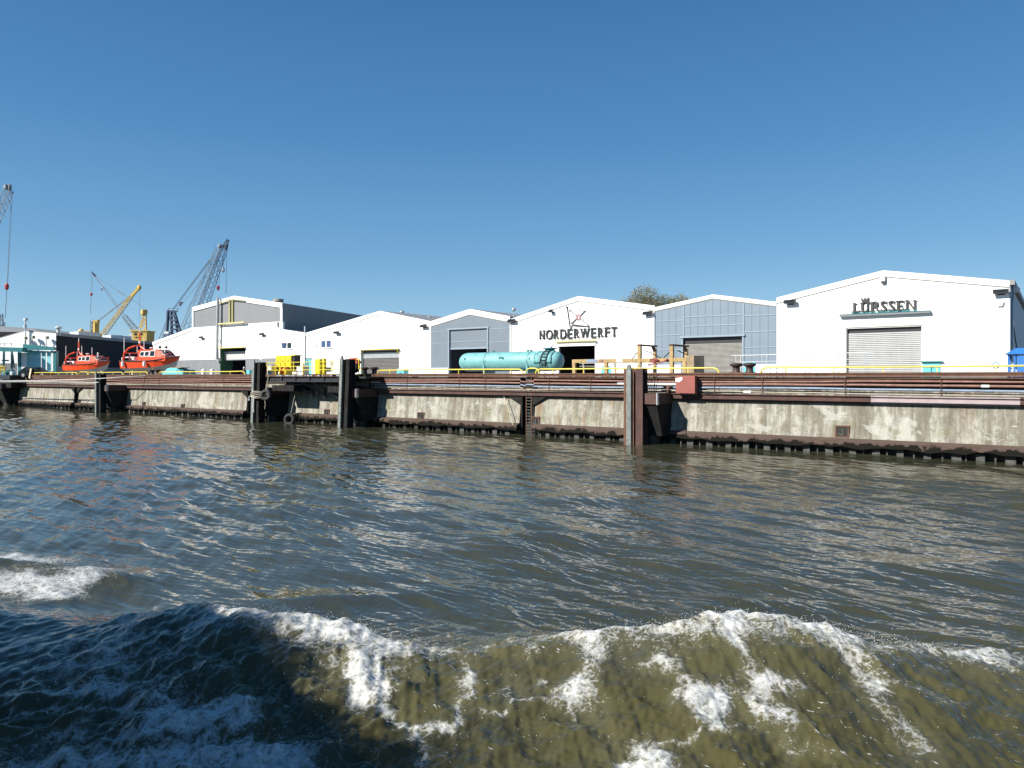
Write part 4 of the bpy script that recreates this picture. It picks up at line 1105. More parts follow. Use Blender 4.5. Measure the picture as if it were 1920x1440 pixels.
# ladder and netting
xl = at(1020, 0, TT-r).x
p = MB()
arc = lambda dx, ang: Vector((xl+dx, TT - (r+.1)*math.cos(ang), zc + (r+.1)*math.sin(ang)))
for dx in (-.24, .24): p.tube([arc(dx - .25*(k/8-.5), R(85-15*k)) if k else arc(dx+.12, R(85)) for k in range(9)] + [arc(dx-.13, R(-35))+Vector((-.05,-.1,-.75))], .035, 6)
for k in range(7): c = R(72-17*k); p.bar(arc(-.24-.25*((72-17*k-85)/-120-.5), c), arc(.24-.25*((72-17*k-85)/-120-.5), c), .05)
part('ladder', p, M['dark'], tk)
dm = mat('scuffed_tank_paint', (.13,.34,.35), .6, var=.55, scale=4, bump=.8, rust=.35)
p = MB(); xa_, xb_ = at(1000,0,TT-r).x, at(1033,0,TT-r).x
ring = []
for j in range(9):
    xx = xa_+(xb_-xa_)*j/8
    ring.append([Vector((xx+random.uniform(-.05,.05), TT-(r+.02+random.uniform(0,.03))*math.cos(R(92-15*k)), zc+(r+.02+random.uniform(0,.03))*math.sin(R(92-15*k)))) for k in range(8)])
p.loft(ring, cap=False, closed=False); o = part('scuffed_patch', p, dm, tk, smooth=True)
o.modifiers.new('thick','SOLIDIFY').thickness = .015
p = MB()
for (px, py) in ((937,671),(941,670.5),(944,672),(910,678),(872,673),(880,692),(993,672)):
    c = at(px, py, TT-r*.93); p.box(c.x-.06,c.x+.05,c.y-.06,c.y+.05,c.z-.07,c.z+.07)
each('painted_marking', p, M['teal'], tk)

# ------------------------------------------------------------------ ochre steel frame
OT = 4.0
fr = thing('steel_frame', 'long ochre steel frame with two upright portals and a rusty box end', 'frame', (at(1180,0,OT).x, OT, BASE))
x0, x1 = at(1074,0,OT).x, at(1288,0,OT).x; zt, zb = at(1180, 672.5, OT).z, at(1180, 679, OT).z
p = MB(); p.box(x0, x1, OT-.1, OT+.1, zb, zt); p.box(x0, x1, OT+1.3, OT+1.5, zb, zt); each('long_beam', p, M['ochre'], fr)
for (pa, pb, m) in ((1101,1122,'pipe_blue'),(1157,1168,'white_paint'),(1220,1235,'rust'),(1125,1133,'pipe_red')):
    p = MB(); p.box(at(pa,0,OT).x, at(pb,0,OT).x, OT-.108, OT-.102, zb+.01, zt-.01); part('paint_patch', p, M[m], fr)
for px in (1077, 1137, 1284):
    x = at(px,0,OT).x; p = MB(); p.box(x-.12, x+.12, OT-.11, OT+.09, BASE, zb-.002); part('leg', p, M['ochre'], fr)
for px in (1097, 1156):
    x = at(px,0,OT+1.4).x; p = MB(); p.bar((x,OT+1.4,BASE),(x-.15,OT+1.4,zb),.1); part('leg', p, M['pipe_pale'], fr)
for px in (1199.5, 1260):
    x = at(px,0,OT).x; z1 = at(px,648.5,OT).z
    p = MB(); p.box(x-.115,x+.115,OT-.13,OT+.11,BASE,z1); p.box(x-.09,x+.09,OT+2.2,OT+2.45,BASE,z1-.1); each('portal_post', p, M['ochre'], fr)
    p = MB(); p.box(x-.12,x+.12,OT-.16,OT+2.5,z1+.003,z1+.11); p.prism([Vector((x-.06,OT+2.2,z1)),Vector((x-.06,OT+1.85,z1)),Vector((x-.06,OT+2.2,z1-.35))],(.12,0,0)); part('portal_head', p, M['rust'], fr)
    p = MB(); p.bar((x+.25,OT+.3,z1-.3),(x+1.0,OT+1.4,zt),.05); p.bar((x-.1,OT+.3,z1-.2),(x-1.1,OT+1.0,zt),.05); each('stay', p, M['dark'], fr)
p = MB(); x2 = at(1303,0,OT+1).x; p.box(x1+.003, x2+.4, OT-.1, OT+1.6, BASE, zt+.15); part('end_box', p, mat('weathered_box', (.30,.22,.13), .7, var=.35, scale=2, rust=.7), fr, bevel=.02)
p = MB()
for z in (4.75, 4.95): p.bar((x0,OT+.9,z),(x1,OT+.9,z),.035)
each('wire_rail', p, M['steel'], fr)
p = MB(); p.tube([at(1215,684,OT-.2), at(1232,681,OT-.25), at(1246,677,OT-.2), at(1252,673,OT-.2)], .05, 6); p.tube([at(1222,676,OT-.2), at(1228,679,OT-.25), at(1234,676,OT-.2), at(1226,673.5,OT-.2)], .09, 6)
part('hose', p, M['red_box'], fr, smooth=True)

# ------------------------------------------------------------------ grey ramp railing
GT = 6.0
rr_ = thing('ramp_railing', 'thin galvanised railing on the yard before the hall with serif letters', 'railing', (at(1500,0,GT).x, GT, BASE))
p = MB()
xa_, xb_ = at(1372,0,GT).x, at(1638,0,GT).x
zt1, zt2 = at(1380,667,GT).z, at(1640,664,GT).z
p.tube([(xa_,GT,zt1),(xb_,GT,zt2+.1)], .035, 6)
xa2 = at(1380,0,GT).x; xb2 = at(1622,0,GT).x
for z in (zt1-.42, zt1-.75): p.tube([(xa2,GT,z),(xb2,GT,z+.1)], .022, 6)
each('rail', p, M['steel'], rr_, smooth=True)
for px in (1380,1389,1429,1438,1460,1468,1511,1518,1565,1572,1621,1626):
    x = at(px,0,GT).x; p = MB(); p.bar((x,GT,BASE),(x,GT,zt1+(x-xa_)/(xb_-xa_)*(zt2+.1-zt1)),.05); part('post', p, M['steel'], rr_)
# small trolley
tr = thing('yard_trolley', 'small flat metal trolley behind the yellow tube rail next to the bollards', 'trolley', (at(1455,0,3).x,3,BASE))
xa_, xb_ = at(1436,0,3).x, at(1477,0,3).x; z = at(1455,686.5,3).z
p = MB(); p.box(xa_,xb_,2.6,3.5,z-.05,z); part('deck', p, M['steel'], tr)
for f in (.02,.3,.6,.97): x = xa_+(xb_-xa_)*f; p = MB(); p.bar((x,2.65,BASE),(x,2.65,z-.05),.04); part('leg', p, M['steel'], tr)

# ------------------------------------------------------------------ blue kiosk
KT = 12.0
x0 = at(1889,0,KT).x; x1 = x0+3.2
kz = at(1900,664,KT).z; kt = at(1910,652,KT).z
kk = thing('smoking_shelter', 'blue sheet metal shelter with a hipped roof at the corner of the white hall', 'shelter', (x0+1.6, KT+1, BASE))
p = MB(); p.loft([[Vector((x0-.15,KT-.15,kz)),Vector((x1+.15,KT-.15,kz)),Vector((x1+.15,KT+2.4,kz)),Vector((x0-.15,KT+2.4,kz))],[Vector((x0+.42,KT+.5,kt)),Vector((x1-.4,KT+.5,kt)),Vector((x1-.4,KT+1.7,kt)),Vector((x0+.42,KT+1.7,kt))]]); part('roof', p, M['blue_kiosk'], kk)
p = MB()
for x in (x0, x0+.3, x1-.1):
    for y in (KT, KT+2.2): p.box(x, x+.1, y, y+.1, BASE, kz-.003)
each('post', p, M['blue_kiosk'], kk)
p = MB(); p.box(x0+.46,x1-.1,KT-.01,KT+.05,BASE,kz-.1); part('side_panel', p, M['blue_kiosk'], kk)
p = MB(); p.box(x0+.1,x0+1.2,KT+1.8,KT+1.86,BASE,kz-.25); part('rear_panel', p, M['pale_steel'], kk)
p = MB()
for i in range(6): p.box(x0+.12,x0+.44,KT+.3,KT+.34,BASE+.5+.28*i,BASE+.56+.28*i)
part('slat', p, M['pale_steel'], kk)

# ------------------------------------------------------------------ orange boats
def boat(label, loc, rz, sc, fenders, gear):
    b = thing('rescue_boat', label, 'boat', loc, rz, 'orange rescue boats laid up on the yard')
    L, B = 7.1*sc, 1.16*sc
    st = [0,.08,.2,.35,.5,.65,.78,.88,.95,1.0]
    bd = [.92,.96,1,1,.98,.93,.80,.58,.33,.04]     # deck half beam
    zd = [1.62,1.60,1.58,1.58,1.60,1.66,1.76,1.88,2.0,2.1]
    bc = [.80,.84,.88,.87,.83,.72,.54,.32,.14,.02]
    zch = [.86,.86,.86,.88,.92,1.0,1.14,1.32,1.55,1.85]
    zk = [.42,.40,.38,.38,.40,.46,.58,.78,1.1,1.75]
    X = [-L/2 + L*s for s in st]
    top, bot = [], []
    for i in range(len(st)):
        lz = lambda v: v*sc
        top.append([Vector((X[i], -B*bd[i], lz(zd[i]))), Vector((X[i], -B*bc[i]*1.02, lz(zch[i]))), Vector((X[i], B*bc[i]*1.02, lz(zch[i]))), Vector((X[i], B*bd[i], lz(zd[i])))])
        bot.append([Vector((X[i], -B*bc[i], lz(zch[i])-.004)), Vector((X[i]-(.25 if i == 9 else 0), 0, lz(zk[i]))), Vector((X[i], B*bc[i], lz(zch[i])-.004))])
    p = MB(); p.loft(top); hl = part('hull', p, M['orange'], b, local=True)
    p = MB(); p.loft(bot); part('bottom', p, M['hull_white'], b, local=True)
    p = MB()
    for s in (-1, 1): p.tube([Vector((X[i], s*(B*bd[i]+.01), zd[i]*sc+.02)) for i in range(10)], .06*sc, 6)
    part('rubbing_strake', p, M['black'], b, local=True, smooth=True)
    # cabin
    c0, c1, c2 = -L*.13, L*.23, L*.33
    zb, zt = 1.6*sc, 2.72*sc; hb, ht = B*.84, B*.70
    rings = []
    for x, h1_, h2_, ztp in ((c0, hb, ht, zt), (c1-.25*sc, hb, ht, zt), (c1+.08*sc, hb*.98, ht*.96, zt-.02), (c2+.12*sc, hb*.86, hb*.80, zb+.42*sc)):
        rings.append([Vector((x,-h1_,zb)), Vector((x,-h1_*.99,zb+.4*sc)), Vector((x,-h2_,ztp)), Vector((x,h2_,ztp)), Vector((x,h1_*.99,zb+.4*sc)), Vector((x,h1_,zb))])
    p = MB(); p.loft(rings); cb_ = part('cabin', p, M['orange'], b, local=True)
    p = MB(); p.box(c0-.05, c1+.0, -ht*.92, ht*.92, zt+.003, zt+.10*sc); p.box(c0-.25*sc, c0-.01, -hb*.9, hb*.9, zb, zt+.05*sc); part('roof_top', p, M['orange'], cb_, local=True)
    def quad(pts, out):
        n = (pts[1]-pts[0]).cross(pts[3]-pts[0]).normalized()
        q_ = MB(); q_.prism([v + n*0 for v in pts], n*out); return q_
    # side windows: white surround and dark pane, three a side
    for s in (-1, 1):
        for (f0, f1, zl_, zh_) in ((.05,.24,.50,.86),(.30,.49,.50,.88),(.57,.80,.46,.94)):
            xa, xb = c0+(c1-c0)*f0, c0+(c1-c0)*f1
            def side(x, f): 
                zz = zb+.4*sc + (zt-zb-.4*sc)*((f-.36)/.64); yy = hb*.99 + (ht-hb*.99)*((f-.36)/.64); return Vector((x, s*(yy), zz))
            pts = [side(xa-.07,zl_-.05), side(xb+.07,zl_-.05), side(xb+.07,zh_+.05), side(xa-.07,zh_+.05)]
            n = Vector((0, s, .12)).normalized()
            p = MB(); p.prism([v + n*.002 for v in pts], n*.03); w_ = part('window', p, M['white_paint'], cb_, local=True)
            pts = [side(xa,zl_), side(xb,zl_), side(xb,zh_), side(xa,zh_)]
            p = MB(); p.prism([v + n*.034 for v in pts], n*.012); part('pane', p, M['glass'], w_, local=True)
    # windscreen: three panes
    fr0, fr1 = Vector((c1+.08*sc, 0, zt-.02)), Vector((c2+.12*sc, 0, zb+.42*sc)); dn = (fr1-fr0).normalized(); n = Vector((-dn.z, 0, dn.x)).normalized()
    if n.x < 0: n = -n
    for ya, yb_ in ((-.74,-.28),(-.22,.22),(.28,.74)):
        def fs(y, f, e=0): return fr0.lerp(fr1, f) + Vector((0, y*hb*(.92+.1*f) + e, 0))
        p = MB(); p.prism([fs(ya,.06,-.05)+n*.002, fs(yb_,.06,.05)+n*.002, fs(yb_,.86,.05)+n*.002, fs(ya,.86,-.05)+n*.002], n*.03); w_ = part('windscreen', p, M['white_paint'], cb_, local=True)
        p = MB(); p.prism([fs(ya,.14)+n*.034, fs(yb_,.14)+n*.034, fs(yb_,.78)+n*.034, fs(ya,.78)+n*.034], n*.012); part('pane', p, M['glass'], w_, local=True)
    # stern arch and mast
    xs = -L*.40
    p = MB()
    for s in (-1, 1):
        p.tube([Vector((xs-.25*sc, s*B*.86, 1.6*sc)), Vector((xs-.1*sc, s*B*.86, 2.5*sc)), Vector((xs+.35*sc, s*B*.7, 3.0*sc)), Vector((xs+1.0*sc, s*B*.5, 3.25*sc))], .085*sc, 8)
    p.tube([Vector((xs-.1*sc,-B*.86,2.5*sc)), Vector((xs-.1*sc,B*.86,2.5*sc))], .06*sc, 8); p.tube([Vector((xs+1.0*sc,-B*.5,3.25*sc)), Vector((xs+1.0*sc,B*.5,3.25*sc))], .06*sc, 8)
    p.tube([Vector((xs+1.0*sc,0,3.25*sc)), Vector((c0,0,2.75*sc))], .06*sc, 8)
    ar = part('stern_arch', p, M['orange'], b, local=True, smooth=True)
    p = MB(); p.tube([Vector((xs+1.0*sc,0,3.2*sc)), Vector((xs+1.0*sc,0,4.7*sc))], .09*sc, 8); part('mast', p, M['orange'], b, local=True, smooth=True)
    p = MB(); p.tube([Vector((xs+1.0*sc,0,4.7*sc)), Vector((xs+1.0*sc,0,5.15*sc))], .045*sc, 6); p.box(xs+.93*sc, xs+1.07*sc, -.1, .1, 3.55*sc, 3.8*sc); part('mast_light', p, M['white_paint'], b, local=True)
    for (x, y, z0_, z1_) in ((xs-.1*sc,-B*.86,2.5*sc,4.1*sc),(xs-.1*sc,B*.6,2.5*sc,3.4*sc),(c0+.2,-B*.4,2.8*sc,4.1*sc),(c0+.9*sc,B*.4,2.8*sc,3.9*sc)):
        p = MB(); p.tube([Vector((x,y,z0_)), Vector((x,y,z1_))], .035*sc, 6); part('aerial', p, M['white_paint'], b, local=True, smooth=True)
    p = MB(); p.lathe([(.05,0),(.05,.15),(.22,.18),(.22,.28),(.05,.32)], (c0+.9*sc, -.2, zt+.1*sc), 10); p.lathe([(.04,0),(.04,.35),(.14,.38),(.1,.5)], (c1-.15, .1, zt), 8); p.bar((c1+.4*sc,-.5,zb+.4),(c1+.4*sc,-.5,zt+.3),.06)
    part('radar', p, M['white_paint'], b, local=True)
    if gear:
        p = MB()
        for x, y, s_ in ((c1-.9,.1,.13),(c1-.5,-.3,.18),(c1+.0,.2,.16)): p.lathe([(.04,0),(.04,.18),(s_,.2),(s_*1.1,.34),(s_*.4,.46)], (x,y,zt+.1*sc), 8)
        each('searchlight', p, M['black'], b, local=True)
    p = MB(); p.tube([Vector((xs-.5*sc, y, z)) for y, z in ((-B*.8,1.6*sc),(-B*.8,2.0*sc),(B*.8,2.0*sc),(B*.8,1.6*sc))], .05, 6)
    p.bar((xs-.35*sc,-B*.5,2.05*sc),(xs+.9*sc,-B*.5,2.05*sc),.09); p.bar((xs+.2*sc,-B*.5,1.6*sc),(xs+.2*sc,-B*.5,2.45*sc),.09); p.box(xs+.1*sc, xs+.7*sc, -.25, .25, 1.58*sc, 2.1*sc)
    part('stern_gear', p, M['white_paint'], b, local=True)
    p = MB(); p.tube([Vector((L*.30, s*B*.7, 2.15*sc)) if False else Vector((x, y, z)) for x, y, z in ((L*.28,-B*.78,1.75*sc),(L*.30,-B*.74,2.2*sc),(L*.42,-B*.4,2.45*sc),(L*.485,0,2.5*sc),(L*.42,B*.4,2.45*sc),(L*.30,B*.74,2.2*sc),(L*.28,B*.78,1.75*sc))], .03*sc, 6)
    part('bow_rail', p, M['orange'], b, local=True, smooth=True)
    for f in fenders:
        x = -L/2 + L*f; i = min(range(10), key=lambda k: abs(st[k]-f))
        p = MB(); p.lathe([(.03,-.34),(.15,-.28),(.18,-.1),(.18,.1),(.15,.28),(.03,.34)], (x, -B*bd[i]-.19, zd[i]*sc-.36), 10); fo = part('fender', p, M['white_paint'], b, local=True, smooth=True)
        p = MB(); p.tube([(x,-B*bd[i]-.19,zd[i]*sc-.03),(x,-B*bd[i]+.05,zd[i]*sc+.12)], .02, 5); part('lanyard', p, M['rope'], fo, local=True)
    # cradle
    cr = thing('boat_cradle', 'timber and steel cradle under ' + ('the nearer orange boat' if gear else 'the farther orange boat'), 'cradle', loc, rz, 'cradles carrying the orange boats')
    p = MB()
    for x in (-L*.27, L*.12): p.box(x-.12, x+.12, -B*.8, B*.8, 0.0, .36*sc); 
    each('keel_block', p, M['pale_wood'], cr, local=True)
    for x in (-L*.27, L*.12):
        for s in (-1, 1):
            p = MB(); p.bar((x, s*B*.75, .3), (x, s*B*.68, .80*sc), .12); part('post', p, M['ochre'], cr, local=True)
    return b
AX = math.atan2(RGT.y, RGT.x)
c = pt(167, 700, 103.5); boat('orange rescue boat without fenders, in front of the dark navy shed wall', (c.x, c.y, BASE+.55), AX - R(20), 1.06, (), False)
c = pt(287, 700, 91.0); boat('orange rescue boat with white fenders on its side, bow before the white hall', (c.x, c.y, BASE+.62), AX - R(20), 1.16, (.1, .52), True)

# ------------------------------------------------------------------ small yard things
c = at(334, 698, 3.0)
ct = thing('covered_cart', 'low turquoise covered cart on the yard in front of the bow of the orange boat', 'cart', (c.x, 3.0, BASE))
p = MB(); p.loft([[Vector((c.x-2.2,2.3,BASE+.35)),Vector((c.x+2.2,2.3,BASE+.35)),Vector((c.x+2.2,3.9,BASE+.35)),Vector((c.x-2.2,3.9,BASE+.35))],[Vector((c.x-2.2,2.3,BASE+.95)),Vector((c.x+2.2,2.3,BASE+.95)),Vector((c.x+2.2,3.9,BASE+.95)),Vector((c.x-2.2,3.9,BASE+.95))],[Vector((c.x-1.3,2.5,BASE+1.55)),Vector((c.x+.5,2.5,BASE+1.55)),Vector((c.x+.5,3.7,BASE+1.55)),Vector((c.x-1.3,3.7,BASE+1.55))]]); part('body', p, M['turq'], ct, bevel=.04)
p = MB(); p.box(c.x+.52,c.x+2.15,2.4,3.8,BASE+.95,BASE+1.35); part('load', p, M['teal'], ct, bevel=.03)
p = MB(); p.box(c.x-.9,c.x+1.4,2.5,3.6,BASE+1.56,BASE+1.62); part('roof_rack', p, M['ochre'], ct)
for s in (-1.4, 1.4):
    p = MB(); p.lathe([(.3,-.1),(.35,-.06),(.35,.06),(.3,.1)], (c.x+s,2.2,BASE+.35), 14, 'y'); part('wheel', p, M['black'], ct)
for i, px in enumerate((382, 398)):
    c = at(px, 696, 2.2); p = MB(); p.lathe([(.22,BASE),(.22,c.z+.1),(.16,c.z+.22),(.05,c.z+.25)], (c.x,2.2,0), 12)
    tag(part('marker_post', p, M['white_paint'], smooth=True), 'short white marker post before the grey plinth, ' + ('closer to the orange boats' if i == 0 else 'closer to the open doorway'), 'post', 'white marker posts on the yard')

# person
c = at(457.5, 700, 13.0); HX, HY_ = c.x, 13.0
pm = bpy.data.meshes.new('person')
V = [(0,0,.95),(0,0,1.2),(0,0,1.42),(0,0,1.52),(0,-.02,1.62),(0,-.02,1.72), (-.2,0,1.40),(-.27,.02,1.12),(-.22,-.12,.92),(.2,0,1.40),(.27,.02,1.12),(.24,-.10,.9), (-.1,0,.9),(-.12,-.03,.5),(-.12,.02,.08),(-.12,-.14,.04),(.1,0,.9),(.12,-.01,.5),(.14,.04,.08),(.14,-.12,.04)]
E = [(0,1),(1,2),(2,3),(3,4),(4,5),(2,6),(6,7),(7,8),(2,9),(9,10),(10,11),(0,12),(12,13),(13,14),(14,15),(0,16),(16,17),(17,18),(18,19)]
rad = [.15,.15,.14,.06,.105,.085,.075,.05,.04,.075,.05,.04,.10,.07,.045,.04,.10,.07,.045,.04]
pm.from_pydata(V, E, [])
po = bpy.data.objects.new('person', pm); COL.objects.link(po)
md = po.modifiers.new('skin', 'SKIN')
for v, r_ in zip(pm.skin_vertices[0].data, rad): v.radius = (r_, r_)
pm.skin_vertices[0].data[0].use_root = True
po.modifiers.new('sub', 'SUBSURF').levels = 2; po.modifiers['sub'].render_levels = 2
bpy.context.view_layer.update()
me = bpy.data.meshes.new_from_object(po.evaluated_get(bpy.context.evaluated_depsgraph_get()))
po.modifiers.clear(); po.data = me; me.materials.clear(); me.materials.append(M['cloth_dark']); me.materials.append(M['skin'])
for f in me.polygons:
    f.use_smooth = True
    if f.center.z > 1.49 or (abs(f.center.x) > .2 and f.center.z < .93): f.material_index = 1
po.location = (HX, HY_, BASE); po.rotation_euler = (0,0,.5)
tag(po, 'person in dark clothes standing before the open doorway of the stepped hall', 'person')
p = MB(); p.lathe([(.112,1.66),(.116,1.70),(.10,1.77),(.05,1.82),(.005,1.83)], (0,0,0), 14)
part('hair', p, M['pale_steel'], po, smooth=True, local=True)

# ------------------------------------------------------------------ navy shed with white gable, teal yard structures
A = pt(105, 625, 110); dd = (RGT*-.027 + FWD).normalized(); nn = -(RGT*1 + FWD*.05).normalized()
Bp = pt(287, 641, 141)
dd = Vector((Bp.x-A.x, Bp.y-A.y, 0)); Ld = dd.length; dd.normalize()
# the white gable looks towards the water
wl = Vector((-RGT.x, -RGT.y, 0)) * 1.0
ns = thing('navy_shed', 'long dark navy shed with a white gable end behind the orange boats', 'shed', (A.x, A.y, BASE))
EZ = A.z
G1 = pt(47, 620.5, 110); G2 = pt(-90, 660, 110)
foot = [Vector((A.x,A.y,0)), Vector((G1.x,G1.y,0)), Vector((G2.x,G2.y,0))]
p = MB(); p.prism([Vector((A.x,A.y,BASE)), Vector((A.x,A.y,EZ)), Vector((G1.x,G1.y,G1.z)), Vector((G2.x,G2.y,G2.z)), Vector((G2.x,G2.y,BASE))], dd*.3); part('gable_wall', p, M['white_wall'], ns)
off = Vector((dd.y, -dd.x, 0))
if off.dot(RGT) < 0: off = -off
a0, a1 = Vector((A.x,A.y,0)) + dd*.02, Vector((A.x,A.y,0)) + dd*Ld
def wallslab(q0, q1, z0, z1, th, m, name, par, o=0.0):
    p = MB(); p.prism([q0+off*o+Vector((0,0,z0)), q1+off*o+Vector((0,0,z0)), q1+off*o+Vector((0,0,z1)), q0+off*o+Vector((0,0,z1))], off*th); return part(name, p, m, par)
wallslab(a0, a1, BASE+2.1, EZ-.35, .08, M['navy'], 'side_wall', ns, .003)
wallslab(a0, a1, BASE, BASE+2.098, .05, M['plinth'], 'plinth', ns, .003)
wallslab(a0, a1, EZ-.348, EZ+.02, .2, M['roof_grey'], 'eaves', ns, .003)
p = MB(); p.prism([Vector((A.x,A.y,EZ-.02)), Vector((G1.x,G1.y,G1.z-.02)), Vector((G1.x,G1.y,G1.z+.12)), Vector((A.x,A.y,EZ+.12))], dd*Ld); p.prism([Vector((G1.x,G1.y,G1.z-.02)), Vector((G2.x,G2.y,G2.z-.02)), Vector((G2.x,G2.y,G2.z+.12)), Vector((G1.x,G1.y,G1.z+.12))], dd*Ld)
part('roof', p, M['roof_grey'], ns)
for f in (.28, .36, .62, .72):
    c = Vector((A.x,A.y,EZ)) + dd*Ld*f - off*(1.2 if f < .5 else 1.6); p = MB(); p.box(c.x-1.6,c.x+1.6,c.y-1,c.y+1,EZ+.1,EZ+.75); part('rooflight', p, M['pale_steel'], ns)
c = pt(104.5, 622, 110.0); p = MB(); p.lathe([(.28,-.5),(.28,.5),(.5,.55),(.5,.7),(.06,.95)], (c.x-dd.x*-.5,c.y+.5,c.z), 10); part('roof_vent', p, M['pale_steel'], ns)
c0, c1 = pt(48, 660, 109.7), pt(48, 600, 109.7); p = MB(); p.bar(c0, c1, .14); p.box(c1.x-.35,c1.x+.35,c1.y-.2,c1.y+.2,c1.z-.1,c1.z+.25); p.box(c1.x-.2,c1.x+.15,c1.y-.2,c1.y+.1,pt(48,612,109.7).z-.3,pt(48,612,109.7).z+.3); part('aerial_mast', p, M['pale_steel'], ns)
for px, py in ((64,631),(90,632),(50,633)):
    c = pt(px, py, 109.6); p = MB(); p.tube([c, c+Vector((-.1,-.2,-.5)), c+Vector((-.3,-.1,-1.8))], .05, 5); p.box(c.x-.2,c.x+.25,c.y-.3,c.y+.05,c.z-.3,c.z+.1); part('wall_lamp', p, M['gap_grey'], ns)
# dark roofed building beyond
c0 = pt(-60, 622, 160)
fb = thing('far_warehouse', 'dark grey roofed warehouse rising beyond the white gable end', 'warehouse', (c0.x, c0.y, BASE))
rows = [pt(-120,640,158), pt(64,640,158)]
p = MB()
q0, q1 = pt(-120, 622, 158), pt(78, 622.5, 158); q2, q3 = pt(-120, 610, 166), pt(62, 615.5, 166); q2b = pt(6, 612, 166)
p.prism([Vector((q0.x,q0.y,BASE)),Vector((q1.x,q1.y,BASE)),q1,q0], FWD*20); part('wall', p, M['navy'], fb)
p = MB(); bk = FWD*12
p.loft([[q0+Vector((0,0,.01)), q1+Vector((0,0,.01)), q3, q2b, q2],[v+FWD*14 for v in (q0+Vector((0,0,.01)), q1+Vector((0,0,.01)), q3, q2b, q2)]]); part('roof', p, M['roof_grey'], fb)
# teal canopy and doors
tc = thing('teal_gate_shed', 'teal steel framed shed with turquoise folding doors beside the navy shed', 'shed', (pt(70,690,104).x, pt(70,690,104).y, BASE))
D = 104.0
def tp(x, y, d=D): return pt(x, y, d)
def pslab(x0_, x1_, y0_, y1_, d, th, m, name, par=tc):
    a, b2 = tp(x0_, y1_, d), tp(x1_, y0_, d); p = MB()
    p.prism([a, tp(x1_, y1_, d), b2, tp(x0_, y0_, d)], FWD*th); return part(name, p, m, par)
ZB = 712
for i, (xa_, xb_) in enumerate(((48,66),(66.3,76),(78,85),(88,95))): pslab(xa_, xb_, 661.5, ZB, D+.3, .12, M['turq_pale'], 'folding_door')
for (xa_, xb_, m) in ((33,39,'teal'),(40,47.5,'white_paint'),(96,99.5,'white_paint'),(100,105,'teal')): pslab(xa_, xb_, 658, ZB, D, .6, M[m], 'post')
p = MB(); p.prism([tp(43,645,D-.3), tp(101,651,D-.3), tp(101,656.5,D-.3), tp(43,656,D-.3)], FWD*.5); part('canopy_beam', p, M['teal'], tc)
p = MB(); p.prism([tp(46,656.2,D), tp(103,659,D), tp(103,661,D), tp(46,662.5,D)], FWD*.25); part('door_track', p, M['turq'], tc)
p = MB(); p.prism([tp(-80,648,D-1.5), tp(42,652,D-1.5), tp(42,660,D-1.5), tp(-80,656,D-1.5)], FWD*1.0); part('crane_beam', p, M['teal'], tc)
for xa_ in (5, 20): pslab(xa_, xa_+2, 658, ZB, D+.2, .3, M['teal'], 'post')
p = MB()
for xa_ in (0, 8.5, 21.5): p.bar(tp(xa_,648.5,D-1), tp(xa_,643,D-1), .07)
p.bar(tp(0,643.5,D-1), tp(21.5,643.5,D-1), .07); each('guard_rail', p, M['steel'], tc)
pslab(-60, 30, 681, ZB, D+3, .2, M['plinth'], 'low_wall')
p = MB(); p.bar(tp(24,664,D+.5), tp(27,690,D+.5), .12); p.bar(tp(4,676,D), tp(16,676,D), .2); each('brace', p, M['teal'], tc)
# black car
c = pt(69, 697, 100)
car = thing('parked_car', 'black car parked in front of the turquoise folding doors', 'car', (c.x, c.y, BASE+.45), AX)
p = MB()
secs = []
for y in (-.85, .85):
    secs.append([Vector((x, y*(1 if z < .75 else .86), z)) for x, z in ((-2.0,.28),(2.0,.28),(2.05,.62),(1.95,.82),(1.05,.92),(.35,1.4),(-1.1,1.46),(-1.8,1.0),(-2.05,.85))])
p.loft(secs); bd_ = part('body', p, mat('black_car_paint', (.012,.013,.015), .15, var=.05), car, local=True, bevel=.05)
p = MB(); p.prism([Vector((x, -.86, z)) for x, z in ((-.95,.95),(.75,.95),(.3,1.32),(-.95,1.36))], (0,.1,0)); part('side_window', p, M['glass'], car, local=True)
for x in (-1.25, 1.3):
    p = MB(); p.lathe([(.24,-.1),(.33,-.09),(.33,.09),(.24,.1)], (x,-.8,.33), 16, 'y'); wh = part('wheel', p, M['black'], car, local=True)
    p = MB(); p.lathe([(.2,-.02),(.2,.02)], (x,-.915,.33), 12, 'y'); part('rim', p, M['steel'], wh, local=True)
p = MB(); p.box(1.9,2.07,-.7,-.4,.62,.74); part('headlight', p, M['pale_steel'], car, local=True)
c = pt(55, 698, 99); p = MB(); p.bar(c+Vector((0,0,-.8)), c+Vector((.3,.1,.5)), .45, .06)
tag(part('plywood_board', p, M['pale_wood']), 'pale board leaning beside the black car', 'board')
# yellow guard frame far left
c = pt(5, 693, 103); gf = thing('yellow_guard_frame', 'yellow tubular guard frame at the edge of the old jetty', 'guard', (c.x, c.y, BASE))
p = MB()
for a, b2 in (((1,699),(1,687)),((9,700),(9,687)),((1,687),(9,687)),((1,693),(9,693)),((-12,699),(-12,687)),((-12,687),(1,687))): p.bar(tp(*a, 103), tp(*b2, 103), .14)
part('frame', p, M['yellow'], gf)
for i, (px, w_, m, nm) in enumerate(((14,1.2,'teal','teal machine cover between the guard frame and the pale post'),(25,.9,'pale_steel','pale drum shaped machine before the low grey wall'))):
    c = pt(px, 700, 104.6); p = MB(); p.lathe([(w_*.5,BASE),(w_*.55,BASE+.4),(w_*.5,BASE+1.2),(w_*.25,BASE+1.5)], (c.x,c.y,0), 10)
    tag(part('machine_cover', p, M[m]), nm, 'machine')
